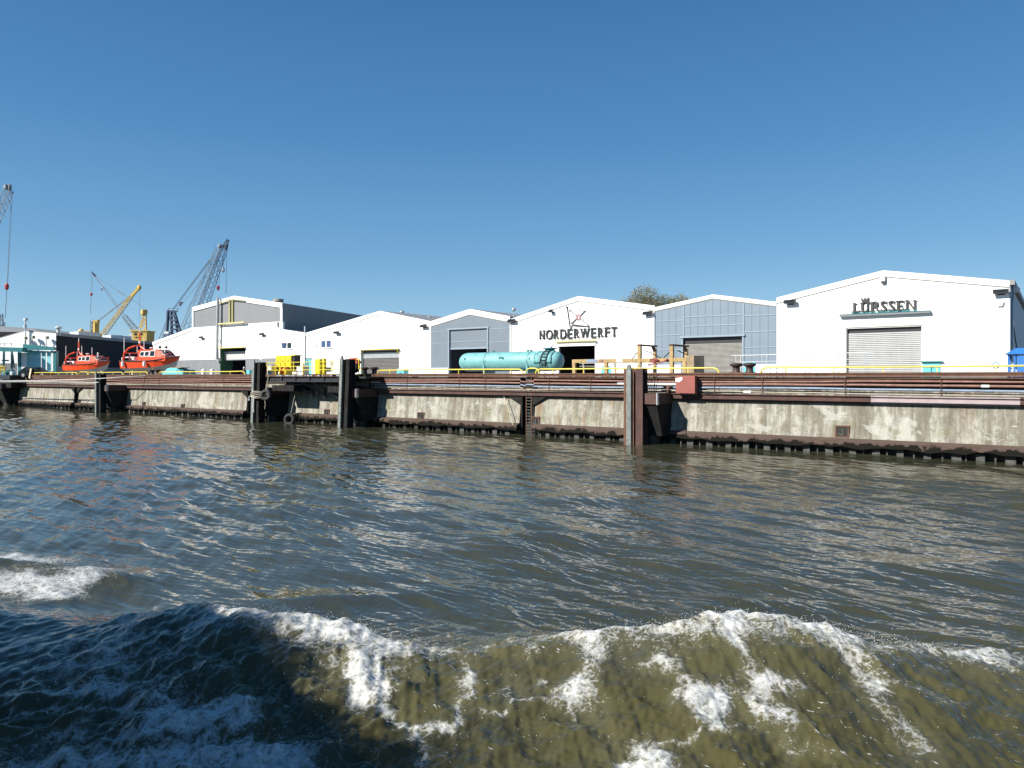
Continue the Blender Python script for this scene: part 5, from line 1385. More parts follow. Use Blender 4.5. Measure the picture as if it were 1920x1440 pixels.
# lattice mast at the frame edge
c = pt(4, 640, 190); lm = thing('lattice_mast', 'grey lattice mast with cross arms beyond the dark warehouse', 'mast', (c.x, c.y, BASE))
p = MB(); p.lattice(Vector((c.x,c.y,BASE)), pt(2,588,190), 1.4, .6, 14, .12, up=(1,0,0)); part('tower', p, M['crane_grey'], lm)
p = MB(); p.bar(pt(-8,604,190), pt(9,605,190), .16); p.bar(pt(-8,610,190), pt(11,608,190), .16); p.bar(pt(9,604,190), pt(9,612,190), .12); each('cross_arm', p, M['crane_grey'], lm)

# ------------------------------------------------------------------ cranes
def crane(name, label, loc): return thing(name, label, 'crane', loc, group='harbour cranes on the skyline')
# slim grey jib at the frame edge
cD = 170
c = pt(-95, 640, cD); k = crane('jib_crane', 'grey lattice jib with a long hook line, reaching in above the white gable end', (c.x, c.y, BASE))
up_ = FWD
p = MB(); p.lattice(pt(-95,600,cD), pt(17,356,cD), 2.2, 1.3, 26, .12, up=up_); part('jib', p, M['crane_grey'], k)
p = MB(); p.lathe([(.8,-.3),(.9,0),(.8,.3)], pt(17,352,cD), 12, 'y'); p.box(pt(13,0,cD).x-.7, pt(13,0,cD).x+.6, pt(13,352,cD).y-.5, pt(13,352,cD).y+.5, pt(13,354,cD).z, pt(13,347,cD).z); part('jib_head', p, M['crane_grey'], k)
p = MB(); p.bar(pt(21,356,cD), pt(13.5,530,cD), .07); p.bar(pt(23.5,356,cD), pt(14.5,530,cD), .07); p.bar(pt(12.5,545,cD), pt(9.5,597,cD), .11); part('hoist_rope', p, M['crane_grey'], k)
p = MB(); p.lathe([(.1,-.9),(.4,-.5),(.45,.3),(.15,.8)], pt(12.7,537,cD), 10); part('hook_block', p, M['red'], k)
p = MB(); p.lattice(Vector((c.x,c.y,BASE)), pt(-95,600,cD), 4, 3, 8, .3, up=(1,0,0)); p.box(c.x-4,c.x+4,c.y-3,c.y+3,pt(-95,600,cD).z-3,pt(-95,600,cD).z+1); part('tower', p, M['crane_grey'], k)
# yellow crane over the shed
cD = 175
c = pt(180, 640, cD); k = crane('jib_crane', 'yellow crane with a square post and jib rising behind the navy shed', (c.x, c.y, BASE))
p = MB(); p.bar(Vector((c.x,c.y,BASE)), pt(180,628,cD), 1.7); p.bar(pt(180,628,cD), pt(180,604,cD), 1.0, 1.0); p.prism([pt(176,601,cD)-FWD*.5, pt(185,600,cD)-FWD*.5, pt(184,607,cD)-FWD*.5, pt(177,608,cD)-FWD*.5], FWD*1.1); part('post', p, M['crane_yellow'], k)
p = MB(); p.lattice(pt(190,632,cD), pt(246,556,cD), .9, .65, 14, .10, up=up_); p.bar(pt(189,630,cD), pt(245,555.5,cD), .2); p.bar(pt(246,556,cD), pt(260,540,cD), .6); p.lathe([(.5,-.3),(.6,0),(.5,.3)], pt(261,539,cD), 10, 'y'); part('jib', p, M['crane_yellow'], k)
p = MB(); p.bar(pt(185,600,cD), pt(240,558,cD), .13); p.bar(pt(187,601,cD), pt(243,557,cD), .10); p.bar(pt(262,542,cD), pt(261,620,cD), .05); part('stay_rope', p, M['crane_grey'], k)
p = MB(); p.lathe([(.1,-.6),(.65,-.45),(.7,0),(.5,.4),(.1,.6)], pt(152,621,cD), 10); p.bar(pt(152,622,cD), pt(174,624,cD), .6); p.bar(pt(188,630,cD), pt(176,632,cD), 1.0); part('counterweight', p, M['crane_yellow'], k)
p = MB(); p.lattice(pt(172,630,cD), pt(172,602,cD), .5, .5, 8, .08, up=(1,0,0)); p.bar(pt(169,604,cD), pt(176,604,cD), .2); p.bar(pt(170,599.5,cD), pt(176,599.5,cD), .08); part('access_ladder', p, M['crane_grey'], k)
# yellow crane with cab
cD = 190
c = pt(266, 645, cD); k = crane('jib_crane', 'yellow crane with a boxy cab and thin jib pointing away over the navy shed', (c.x, c.y, BASE))
c0 = pt(253, 641, cD); hw = 2.0
p = MB(); p.prism([pt(253,621,cD)-FWD*1.5, pt(281,621,cD)-FWD*1.5, pt(280,640,cD)-FWD*1.5, pt(254,641,cD)-FWD*1.5], FWD*4); p.prism([pt(249,619,cD)-FWD*1.7, pt(283,620.5,cD)-FWD*1.7, pt(283,622,cD)-FWD*1.7, pt(249,622,cD)-FWD*1.7], FWD*4.4); cb_ = part('cab', p, M['crane_yellow'], k)
for px in (260, 270): 
    p = MB(); p.prism([pt(px-3,625,cD)-FWD*1.56, pt(px+2.5,625,cD)-FWD*1.56, pt(px+2.5,629,cD)-FWD*1.56, pt(px-3,629,cD)-FWD*1.56], FWD*.05); part('window', p, M['glass'], cb_)
p = MB(); p.prism([pt(259,632,cD)-FWD*1.56, pt(270,632,cD)-FWD*1.56, pt(270,634,cD)-FWD*1.56, pt(259,634,cD)-FWD*1.56], FWD*.05); part('name_board', p, M['dark'], cb_)
p = MB(); p.prism([pt(243,626,cD)-FWD*.6, pt(252,626,cD)-FWD*.6, pt(252,636,cD)-FWD*.6, pt(244,636,cD)-FWD*.6], FWD*2); part('operator_cabin', p, M['pale_steel'], k)
p = MB(); p.bar(Vector((c.x,c.y,BASE)), pt(266,642,cD), 3); part('pedestal', p, M['dark'], k)
p = MB()
for a, b2 in (((261,620),(270,588)),((274,620),(273.5,588)),((264,610),(274,604)),((266,604),(274,596)),((264,612),(274,618)),((274,588),(274,580))): p.bar(pt(*a,cD), pt(*b2,cD), .28)
p.bar(pt(265,589.5,cD), pt(274.5,589.5,cD), .5); p.box(pt(270,0,cD).x-.5, pt(270,0,cD).x+.6, pt(270,0,cD).y-.6, pt(270,0,cD).y+.6, pt(270,589,cD).z, pt(270,581,cD).z); part('a_frame', p, M['crane_yellow'], k)
p = MB(); p.lattice(pt(254,619,cD), pt(232,592,cD), 1.2, .9, 8, .12, up=up_); p.lattice(pt(232,592,cD), pt(196,541,cD), .6, .4, 14, .035, up=up_); part('jib', p, M['crane_grey'], k)
p = MB(); p.bar(pt(196,541,cD), pt(172,511,cD), .09); p.bar(pt(274,580,cD), pt(176,516,cD), .09); p.bar(pt(232,553,cD), pt(221,545.5,cD), .2); p.bar(pt(171.5,512,cD), pt(170.5,551,cD), .05); p.bar(pt(174.5,514,cD), pt(172.5,551,cD), .05); p.bar(pt(170.8,556,cD), pt(169.5,589,cD), .09); p.bar(pt(178,521,cD), pt(196,541,cD), .06); part('stay_rope', p, M['crane_grey'], k)
p = MB(); p.lathe([(.1,-.4),(.3,-.2),(.32,.2),(.1,.4)], pt(171.3,552,cD), 8); part('hook_block', p, M['red'], k)
p = MB(); p.prism([pt(171,509,cD)-FWD*.2, pt(174,511,cD)-FWD*.2, pt(180,517,cD)-FWD*.2, pt(177,518,cD)-FWD*.2], FWD*.4); p.tube([pt(191,545,cD), pt(191,541,cD), pt(195,538,cD)], .14, 5); part('jib_head', p, M['dark'], k)
# blue twin jib crane
cD = 200
c = pt(330, 645, cD); k = crane('jib_crane', 'dark blue crane with two tall lattice jibs behind the stepped white hall', (c.x, c.y, BASE))
p = MB(); p.lattice(pt(343,628,cD), pt(410,465,cD), 2.0, 1.2, 30, .10, up=up_); p.lathe([(.5,-.4),(.7,0),(.5,.4)], pt(412,461,cD), 10, 'y'); part('jib', p, M['crane_grey'], k)
p = MB(); p.lattice(pt(372,600,cD), pt(419,470,cD), 2.0, 1.4, 26, .11, up=up_); p.lattice(pt(419,470,cD), pt(427.5,449,cD), 1.3, .4, 4, .15, up=up_); p.bar(pt(420,466,cD), pt(424,457,cD), .9); part('jib', p, M['crane_blue'], k)
p = MB(); p.prism([pt(326,582,cD)-FWD, pt(330,585,cD)-FWD, pt(341,622,cD)-FWD, pt(334,626,cD)-FWD, pt(330,600,cD)-FWD], FWD*1.0); p.bar(pt(315,582,cD), pt(313,628,cD), .6); p.bar(pt(321,583,cD), pt(322,630,cD), .55); p.bar(pt(315,590,cD), pt(321,604,cD), .3); p.bar(pt(316,578,cD), pt(333,579,cD), .12); p.bar(pt(315,583,cD), pt(332,584,cD), .45)
for y in (592,600,608,616): p.bar(pt(323,y,cD)-FWD*1.1, pt(334,y+3,cD)-FWD*1.1, .45)
for px in (316,325,333): p.bar(pt(px,578,cD), pt(px,584,cD), .1)
part('a_frame', p, M['crane_blue'], k)
p = MB(); p.bar(Vector((c.x,c.y,BASE)), pt(328,626,cD), 4.5); part('pedestal', p, M['crane_blue'], k)
p = MB(); p.bar(pt(325,578,cD), pt(388,494,cD), .14); p.bar(pt(328,578,cD), pt(403,477,cD), .10); p.bar(pt(330,586,cD), pt(400,495,cD), .05); p.bar(pt(313,600,cD), pt(298,636,cD), .12); p.bar(pt(313,605,cD), pt(304,635,cD), .1); p.bar(pt(350,582,cD), pt(405,480,cD), .05)
for a, b2 in (((417,480),(416.5,502)),((419,474),(419,502)),((425,455),(424,550)),((408,470),(407,535)),((411,470),(411,535)),((424.5,515),(423.5,549))): p.bar(pt(*a,cD), pt(*b2,cD), .06)
part('stay_rope', p, M['crane_blue'], k)
p = MB(); p.lathe([(.1,-.9),(.35,-.4),(.45,.1),(.2,.5)], pt(409,539,cD), 10); part('hook_block', p, M['red'], k)
p = MB(); p.lathe([(.1,-.8),(.45,-.3),(.5,.1),(.3,.5)], pt(418.5,506,cD), 10); part('hook_block', p, M['pale_steel'], k)
p = MB(); p.prism([pt(335,573,cD), pt(337,566,cD), pt(342,566,cD), pt(339,570,cD), pt(337,573,cD)], FWD*.6); p.prism([pt(388,494,cD), pt(391,488,cD), pt(394,488,cD), pt(390,495,cD)], FWD*.4); each('signal_plate', p, M['crane_blue'], k)
p = MB(); p.prism([pt(310,622,cD)-FWD*.6, pt(318,622,cD)-FWD*.6, pt(318,628,cD)-FWD*.6, pt(310,628,cD)-FWD*.6], FWD*2); part('operator_cabin', p, M['white_paint'], k)

# ------------------------------------------------------------------ trees behind the halls
leafm = bpy.data.materials.new('spring_leaves'); t, b, out = nt(leafm); kk_ = NB(t)
oi = kk_.noise(1.1, 3, .6)
cc = kk_.mix(kk_.ramp(oi, [(.3, 0.0), (.7, 1.0)]), (.13,.145,.065), (.24,.225,.125))
cc = kk_.mix(kk_.ramp(kk_.noise(9, 2, .5), [(.4, 0.0), (.7, .7)]), cc, (.25,.20,.14))
t.links.new(cc, b.inputs['Base Color']); b.inputs['Roughness'].default_value = .7
def tree(label, px, py_top, w_px, tY, blobs, n, seed):
    rr = random.Random(seed)
    base = at(px, 700, tY); top = at(px, py_top, tY); hgt = top.z - BASE
    s = (at(px+10, 600, tY) - at(px-10, 600, tY)).length/20
    tr_ = thing('broadleaf_tree', label, 'tree', (base.x, tY, BASE), group='trees behind the hall roofs')
    p = MB(); tops = []
    cx_, cz_ = base.x, BASE
    p.tube([(cx_,tY,BASE-.3),(cx_+.1,tY,BASE+hgt*.2),(cx_-.1,tY,BASE+hgt*.4)], [.55,.42,.34], 8)
    cen = []
    for (dx, dz, rr_b) in blobs:
        c = Vector((cx_+dx, tY+rr.uniform(-2,2), BASE+hgt*dz)); cen.append((c, rr_b))
        for j in range(4):
            e = c + Vector((rr.uniform(-1,1),rr.uniform(-1,1),rr.uniform(-.3,1)))*rr_b*.75
            p.tube([(cx_-.1,tY,BASE+hgt*.38), (cx_*.6+c.x*.4, tY, BASE+hgt*.52), c.lerp(e,.4), e], [.22,.15,.07,.02], 5)
    part('trunk', p, M['trunk'], tr_)
    vs, fs = [], []
    # leaf clumps: twigs carrying small leaf faces
    for i in range(n):
        c, rb = rr.choices(cen, [q[1]**2 for q in cen])[0]
        d = Vector((rr.gauss(0,1), rr.gauss(0,1), rr.gauss(0,1))).normalized()
        q = c + d*rb*(rr.random()**.45) * Vector((1.05,1,.85)).length/1.7
        for j in range(5):
            l = q + Vector((rr.gauss(0,.22), rr.gauss(0,.22), rr.gauss(0,.22)))
            n_ = Vector((rr.gauss(0,1), rr.gauss(0,1), rr.gauss(0,1))).normalized(); u = n_.orthogonal().normalized(); v = n_.cross(u); sz = rr.uniform(.05,.12)
            k0 = len(vs); vs += [l-u*sz-v*sz*.5, l+u*sz*.2-v*sz*.7, l+u*sz+v*sz*.2, l-u*sz*.1+v*sz*.7]; fs.append((k0,k0+1,k0+2,k0+3))
    me = bpy.data.meshes.new('crown'); LL = LOC[tr_.name]
    me.from_pydata([tuple(v-LL) for v in vs], [], fs); me.materials.append(leafm)
    o = bpy.data.objects.new('crown', me); COL.objects.link(o); o.parent = tr_
tree('large rounded tree crown showing between the emblem hall and the panelled hall', 1213, 546, 90, 82, [(0,.86,3.3),(-3.6,.80,2.4),(3.0,.79,2.8),(1.2,.74,2.8),(-1.5,.72,2.8),(-5.0,.77,1.4),(4.6,.70,2.0)], 6500, 3)
tree('smaller tree crown behind the left slope of the panelled hall roof', 1272, 553, 45, 86, [(0,.86,2.4),(-2.0,.80,2.0),(2.2,.78,2.0),(.6,.70,2.4)], 3600, 5)
# ------------------------------------------------------------------ water
FW = np.array([-0.596, 0.803]); RG = np.array([0.803, 0.596]); C2 = np.array([0.0, -CAMD])

# the wash of the ferry: crest line of the near wave in metres (a = along the view's width, b = ahead)
crest_px = [(180,1168,.32),(300,1140,.60),(460,1136,.80),(620,1160,.80),(720,1196,.60),(830,1215,.42),(960,1202,.52),(1180,1172,.80),(1380,1150,.98),(1560,1172,.86),(1700,1212,.58),(1920,1234,.36)]
ca, cbb, cA = [-13., -9.], [14., 12.2], [.02, .10]
for x, y, A_ in crest_px:
    b_ = (CAMH - A_)/((y-HY)/FOC); ca.append((x-CX)/FOC*b_); cbb.append(b_); cA.append(A_)
ca += [9.5, 14, 25]; cbb += [9.9, 11.5, 16]; cA += [.28, .18, .05]
ca, cbb, cA = map(np.array, (ca, cbb, cA))
def smooth_interp(a):
    # average of a few shifted linear interpolations: a smooth crest line
    bs = sum(np.interp(a+d, ca, cbb) for d in (-.6,-.3,0,.3,.6))/5
    As = sum(np.interp(a+d, ca, cA) for d in (-.5,-.25,0,.25,.5))/5
    return bs, As

def wash(a, b):
    bc, A = smooth_interp(a)
    bc = bc + .10*np.sin(a*2.3+.4) + .05*np.sin(a*5.1)
    d = b - bc
    z = np.where(d < 0, A*np.exp(-(np.abs(d)/1.75)**1.45), A*np.exp(-(np.abs(d)/.85)**1.35))
    z -= .10*A*np.exp(-((d+3.3)/1.2)**2)
    # second, older wave of the wash further out
    c2 = 14.2 + .12*(a+9)**2*.3
    A2 = .50/(1+np.exp((a+7.6)/.35))*np.exp(-((a+10.5)/4)**2)
    z += A2*np.exp(-np.abs((b-c2)/np.where(b < c2, 1.3, .7))**1.5)
    for (a0, b0, sa, sb, h, r) in ((.55,18.0,1.7,.9,.33,.1),(4.3,13.0,1.1,.55,.22,-.1),(9.5,15.5,2.2,.7,.18,.1),(-6,22,2.5,.9,.22,-.1),(-3.2,13.2,1.4,.6,.16,.15),(3.0,24,3,1,.2,.05),(10,22,3,.9,.2,0),(-11,28,3,1.1,.22,.1)):
        bb = b - b0 - r*(a-a0)
        z += .62*h*np.exp(-((a-a0)/sa)**2 - np.abs(bb/np.where(bb < 0, sb*1.3, sb*.8))**1.7)
    return z

def px_ab(x, y):
    u = (x-CX)/FOC; v = (y-HY)/FOC; b = CAMH/v
    for _ in range(30):
        z = float(wash(np.array([u*b]), np.array([b]))[0]); b = .5*b + .5*(CAMH-z)/v
    return u*b, b

N_R, N_A = 1250, 950
ang_f = np.linspace(R(-39), R(39), N_A)
ang_c = np.linspace(R(39), R(360-39), 70)[1:-1]
ang = np.concatenate([ang_f, ang_c]); NA = len(ang)
dirs = FW[None,:]*np.cos(ang)[:,None] + RG[None,:]*np.sin(ang)[:,None]
rmax = np.where(dirs[:,1] > .02, (CAMD+.4)/np.maximum(dirs[:,1], .02), 500.0); rmax = np.minimum(rmax, 500.0)
# behind and beside the boat a larger sheet
r0 = 4.2
f = np.linspace(0, 1, N_R)
rad_ = r0*(rmax[None,:]/r0)**(f[:,None])           # N_R x NA
P_ = C2[None,None,:] + rad_[:,:,None]*dirs[None,:,:]
x = P_[:,:,0]; y = P_[:,:,1]
step = rad_*np.log(rmax/r0)[None,:]/N_R
Aa = (P_-C2) @ RG; Bb = (P_-C2) @ FW
z = wash(Aa, Bb)
zz = np.zeros_like(z); dx = np.zeros_like(z); dy = np.zeros_like(z)
main = math.atan2(-.80, -.28)                       # wind sea runs towards the viewer and a little along the quay
K = 140
lam = np.exp(rng.uniform(np.log(.13), np.log(5.5), K))
calm = np.clip(1 - np.exp(-((y+0)/-6.0)**2)*.45, .4, 1)     # a little quieter in the lee of the wall
for i in range(K):
    th = main + rng.normal(0, R(23)); k = 2*np.pi/lam[i]
    sl_ = .0185*(1.2 if lam[i] < .4 else 1.45 if lam[i] < 1.6 else .85)
    A_ = sl_/k
    ph = k*(x*math.cos(th)+y*math.sin(th)) + rng.uniform(0, 2*np.pi)
    lod = np.clip((lam[i]/step - 2.2)/2.5, 0, 1)*calm
    c, s = np.cos(ph), np.sin(ph)
    zz += A_*lod*c
    dx -= .75*A_*lod*s*math.cos(th); dy -= .75*A_*lod*s*math.sin(th)
# wind gust patches: rougher and smoother areas
gust = .8 + .35*np.sin(x*.13+y*.21+1)*np.sin(x*.05-y*.17+2) + .15*np.sin(x*.41+.3*y)
nearwash = np.exp(-((Bb-smooth_interp(Aa)[0]+1.2)/1.8)**2)*np.clip(smooth_interp(Aa)[1]/.8, 0, 1)
zz *= gust*(1-.35*nearwash)
z = z + zz
# turbulence on the face and in the churned water by the hull
for i in range(44):
    th = rng.uniform(0, np.pi); lm_ = np.exp(rng.uniform(np.log(.07), np.log(.9))); k = 2*np.pi/lm_
    z += .019*lm_**.8*np.clip((lm_/step-2.5)/3, 0, 1)*np.sin(k*(x*math.cos(th)+y*math.sin(th))+rng.uniform(0,6))*np.clip(np.exp(-((Bb-8)/2.6)**2)*(.55+.5*(Aa < -1)*np.exp(-((Aa+4)/3)**2)), 0, 1.6)
fine_edge = np.clip((y+CAMD-1.0)/.8, 0, 1)
X = x + dx*gust; Y = np.minimum(y + dy*gust, .42)

# eddies pull the foam about
Aw, Bw = Aa.copy(), Bb.copy()
for i in range(16):
    th = rng.uniform(0, 2*np.pi); lm_ = np.exp(rng.uniform(np.log(.25), np.log(1.4))); k = 2*np.pi/lm_
    w_ = .040*lm_*np.sin(k*(x*math.cos(th)+y*math.sin(th))+rng.uniform(0,6)); ph2 = rng.uniform(0, 2*np.pi)
    Aw += w_*math.cos(ph2); Bw += w_*math.sin(ph2)
# foam density (where foam lies; broken up further by the material)
foam = np.zeros_like(z)
bc, Ac = smooth_interp(Aa)
dcr = Bb - bc - .10*np.sin(Aa*2.3+.4) - .05*np.sin(Aa*5.1)
cs_px = [(150,.35),(240,.62),(330,.62),(450,.68),(540,.80),(600,1.05),(700,1.0),(760,.74),(830,.62),(900,.52),(960,.55),(1040,.58),(1120,.70),(1200,.75),(1300,.75),(1380,.95),(1460,.85),(1560,.70),(1650,.60),(1740,.62),(1800,.62),(1920,.60)]
ua = Aa/np.maximum(Bb, .1)*FOC + CX
cs = np.interp(ua, [q_[0] for q_ in cs_px], [q_[1] for q_ in cs_px], left=.15, right=.3)
wid_f = .14 + .30*cs
foam = cs*np.exp(-np.abs(dcr/np.where(dcr < 0, wid_f, .16))**1.6)
foam += .30*cs*np.exp(-np.abs((dcr+.5)/.7)**2)
def blob(px, py, rx, ry, st, rot=0.0):
    a0, b0 = px_ab(px, py)
    sa = rx/FOC*b0; a1, b1 = px_ab(px, py-ry); sb = max(abs(b1-b0), .05)
    global foam
    da, db = Aw-a0, Bw-b0
    u_ = da*math.cos(rot)+db*math.sin(rot); v_ = -da*math.sin(rot)+db*math.cos(rot)
    foam = foam + st*np.exp(-(u_/sa)**2-(v_/sb)**2)
def lace(pts, wpx, st):
    global foam
    q_ = [px_ab(*p_) for p_ in pts]
    best = np.full_like(z, 1e9)
    sel = (Bb > 3) & (Bb < 20) & (np.abs(Aa) < 16)
    a_, b_ = Aw[sel], Bw[sel]; bst = np.full(a_.shape, 1e9)
    for (a0, b0), (a1, b1) in zip(q_, q_[1:]):
        L2 = (a1-a0)**2+(b1-b0)**2+1e-9
        t_ = np.clip(((a_-a0)*(a1-a0)+(b_-b0)*(b1-b0))/L2, 0, 1)
        bst = np.minimum(bst, (a_-a0-t_*(a1-a0))**2 + ((b_-b0-t_*(b1-b0))*.8)**2)
    best[sel] = bst
    wm = wpx/FOC*q_[0][1]
    foam = np.maximum(foam, st*np.exp(-best/wm**2)) + .25*st*np.exp(-best/(2.2*wm)**2)
for args in ((1070,1292,38,26,.95),(1085,1345,14,40,.45),(1340,1312,48,38,.95),(1300,1300,26,20,.6),(1360,1365,26,24,.7),(1450,1288,34,30,.9),(1460,1345,22,22,.7),
             (1215,1400,46,34,.9),(1230,1440,70,26,.85),(1180,1440,60,20,.7),(1000,1280,16,16,.5),(1010,1225,20,20,.45),(1105,1210,20,28,.5),(1235,1240,24,18,.5),(1270,1260,26,24,.5),(1385,1220,22,30,.55),
             (1255,1310,20,26,.5),(1600,1240,40,20,.5),(1640,1280,40,16,.38),(1700,1350,24,30,.36),(1720,1400,20,30,.36),(960,1290,20,24,.5),(875,1290,18,34,.5),(880,1255,14,20,.45),(790,1395,26,34,.7),(800,1430,22,20,.5),
             (690,1260,26,40,.72),(705,1235,22,26,.75),(690,1300,20,20,.55),(660,1320,16,20,.5),(560,1270,40,14,.42),(600,1290,26,14,.34),
             (380,1338,90,26,1.0),(240,1250,90,10,.45),(120,1300,110,10,.45),(430,1260,60,10,.35),(450,1345,70,14,.6),(150,1440,160,26,.55),(420,1440,120,24,.62),(250,1280,120,16,.40),(150,1210,120,20,.45),(60,1400,80,16,.45),(330,1350,60,14,.45),(520,1415,110,24,.62),(330,1425,90,22,.62),(560,1440,60,14,.6),(120,1430,130,20,.46),(90,1380,120,10,.40),(240,1380,90,10,.42),(60,1300,70,14,.40),(120,1250,110,14,.42),(230,1215,50,26,.40),(360,1190,60,24,.42),(30,1210,40,12,.40),(300,1290,90,10,.28),(60,1160,80,10,.30),(420,1385,90,8,.42),(1040,1420,60,8,.3),(930,1330,50,8,.36),(1500,1400,60,10,.28),(1830,1225,60,6,.35),
             (1560,1200,60,16,.42),(1480,1190,40,20,.48),(1300,1190,50,18,.45),(1160,1195,60,14,.42)):
    blob(*args)
lace([(705,1325),(735,1332),(770,1352),(795,1382),(830,1372),(865,1358),(880,1330),(875,1290),(868,1262)], 11, .62)
lace([(720,1205),(700,1240),(706,1280),(690,1320)], 13, .56)
lace([(1080,1300),(1020,1318),(960,1318),(920,1332)], 10, .52)
lace([(1320,1330),(1390,1352),(1440,1358),(1500,1362),(1560,1385)], 6, .52)
lace([(1330,1360),(1290,1380),(1230,1392)], 7, .55)
lace([(1560,1190),(1640,1245),(1700,1290),(1770,1310)], 12, .48)
lace([(1400,1370),(1520,1400),(1600,1432)], 8, .34)
lace([(0,1200),(60,1212),(140,1200),(220,1170),(290,1140)], 9, .55)
lace([(0,1150),(80,1165),(160,1172)], 7, .36)
lace([(0,1350),(110,1322),(210,1330),(330,1312)], 7, .42)
# foam on the older wave
for args in ((20,1050,50,10,.72),(110,1052,60,10,.66),(165,1078,56,14,.55),(90,1108,40,18,.7),(30,1085,50,20,.45),(60,1080,80,24,.5),(15,1105,24,10,.70),(60,1085,60,14,.55),(190,1068,26,10,.5),(140,1120,50,10,.35),(40,1045,60,8,.6)): blob(*args)
# thin line of foam at the wall
lw = np.exp(-((Y-(-.45))/.10)**2)*np.clip((X+20)/3,0,1)*np.clip((-9-X)/3,0,1); foam += .6*lw*(np.sin(X*2.1)>.1)
foam += .44*np.clip((-.6-Aa)/2.0, 0, 1)*np.exp(-((Bb-7.6)/2.3)**2)*(.7+.5*np.sin(Aa*1.9+Bb*2.6))
hull_f = .30*np.exp(-((y+CAMD-1.5)/1.4)**2)*(x < 10)*(x > -30); foam += hull_f*.6
foam = np.clip(foam*1.0, 0, 1.05)
# foam gives the crest its ragged, raised edge
rag = np.zeros_like(z)
for i in range(30):
    th = rng.uniform(0, 2*np.pi); lm_ = rng.uniform(.06, .5); k = 2*np.pi/lm_
    rag += lm_**.5*np.clip((lm_/step-2)/2, 0, 1)*np.sin(k*(x*math.cos(th)+y*math.sin(th))+rng.uniform(0,6))
near = np.exp(-np.abs(dcr/.35)**2)
z += np.clip(foam-.3, 0, 1)*(.0045*rag*(.5+1.0*near) + .018)*(Bb < 20)
stir = np.clip(nearwash*1.1 + .9*np.exp(-((Bb-7.5)/3.0)**2) , 0, 1)*(Bb < 13)

verts = np.stack([X, Y, z], -1).reshape(-1, 3)
verts = np.concatenate([verts, [[C2[0], C2[1], 0.0]]])
ii, jj = np.meshgrid(np.arange(N_R-1), np.arange(NA), indexing='ij')
j2 = (jj+1) % NA
quads = np.stack([ii*NA+jj, ii*NA+j2, (ii+1)*NA+j2, (ii+1)*NA+jj], -1).reshape(-1, 4)
tris = np.stack([np.full(NA, N_R*NA), (np.arange(NA)+1) % NA, np.arange(NA)], -1)
me = bpy.data.meshes.new('water')
nl = quads.size + tris.size
me.vertices.add(len(verts)); me.vertices.foreach_set('co', verts.astype(np.float32).ravel())
me.loops.add(nl); me.loops.foreach_set('vertex_index', np.concatenate([quads.ravel(), tris.ravel()]).astype(np.int32))
npoly = len(quads)+len(tris)
me.polygons.add(npoly)
me.polygons.foreach_set('loop_start', np.concatenate([np.arange(len(quads))*4, quads.size+np.arange(len(tris))*3]).astype(np.int32))
me.polygons.foreach_set('use_smooth', np.ones(npoly, bool))
a2_ = me.attributes.new('stir', 'FLOAT', 'POINT')
a2_.data.foreach_set('value', np.concatenate([stir.ravel(), [0.0]]).astype(np.float32))
at_ = me.attributes.new('foam', 'FLOAT', 'POINT')
at_.data.foreach_set('value', np.concatenate([foam.ravel(), [0.0]]).astype(np.float32))
me.update(calc_edges=True); me.validate()
wobj = bpy.data.objects.new('water', me); COL.objects.link(wobj); wobj['kind'] = 'structure'

wm = bpy.data.materials.new('river_water'); t, b, out = nt(wm); k = NB(t)
fa = k.n('ShaderNodeAttribute'); fa.attribute_name = 'foam'; fa = fa.outputs['Fac']
wv = k.n('ShaderNodeVectorMath'); wv.operation = 'ADD'
nv = k.n('ShaderNodeTexNoise'); k.link(k.pos, nv.inputs['Vector']); nv.inputs['Scale'].default_value = 3.5; nv.inputs['Detail'].default_value = 6
sc_ = k.n('ShaderNodeVectorMath'); sc_.operation = 'SCALE'; k.link(nv.outputs['Color'], sc_.inputs[0]); sc_.inputs['Scale'].default_value = .45
k.link(k.pos, wv.inputs[0]); k.link(sc_.outputs[0], wv.inputs[1]); wp = wv.outputs[0]
def web(scale, w_):
    vo = k.n('ShaderNodeTexVoronoi'); vo.feature = 'DISTANCE_TO_EDGE'; vo.inputs['Scale'].default_value = scale; k.link(wp, vo.inputs['Vector'])
    return k.ramp(vo.outputs['Distance'], [(0.0, 1.0), (w_, 0.0)])
lace_ = k.math('MAXIMUM', k.math('MULTIPLY', web(3.4, .17), .9), k.math('MULTIPLY', web(8.5, .26), .75))
n1 = k.noise(5.0, 10, .72, dist=.5); n3 = k.noise(26, 6, .72)
fine = k.math('ADD', k.math('MULTIPLY', n1, .55), k.math('MULTIPLY', n3, .45))
fine = k.math('MULTIPLY', k.math('SUBTRACT', fine, .5), 3.0)
# foam lies as a torn web: strands where it is thin, closing up to a white mass where it is dense
fm = k.math('MULTIPLY_ADD', fa, 1.12, -.92)
fm = k.math('ADD', fm, k.math('MULTIPLY', lace_, .50))
fm = k.math('ADD', fm, fine)
nn_ = fine
fm = k.math('MULTIPLY', fm, 1.15, clamp=True)
gate = k.math('MULTIPLY', fa, 4.0, clamp=True)
fm = k.math('MULTIPLY', k.math('MULTIPLY', fm, gate), .85)
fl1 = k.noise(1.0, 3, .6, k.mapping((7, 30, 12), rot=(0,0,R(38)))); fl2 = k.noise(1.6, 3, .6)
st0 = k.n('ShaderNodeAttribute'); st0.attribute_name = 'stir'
glint_fleck = k.math('MULTIPLY', k.ramp(fl1, [(.665, 0.0), (.72, 1.0)]), k.ramp(fl2, [(.45, 0.0), (.62, .8)]))  # glint streaks on the wave face, painted as small white dashes
glint_fleck = k.math('MULTIPLY', glint_fleck, st0.outputs['Fac'])
fm = k.math('MAXIMUM', fm, glint_fleck)
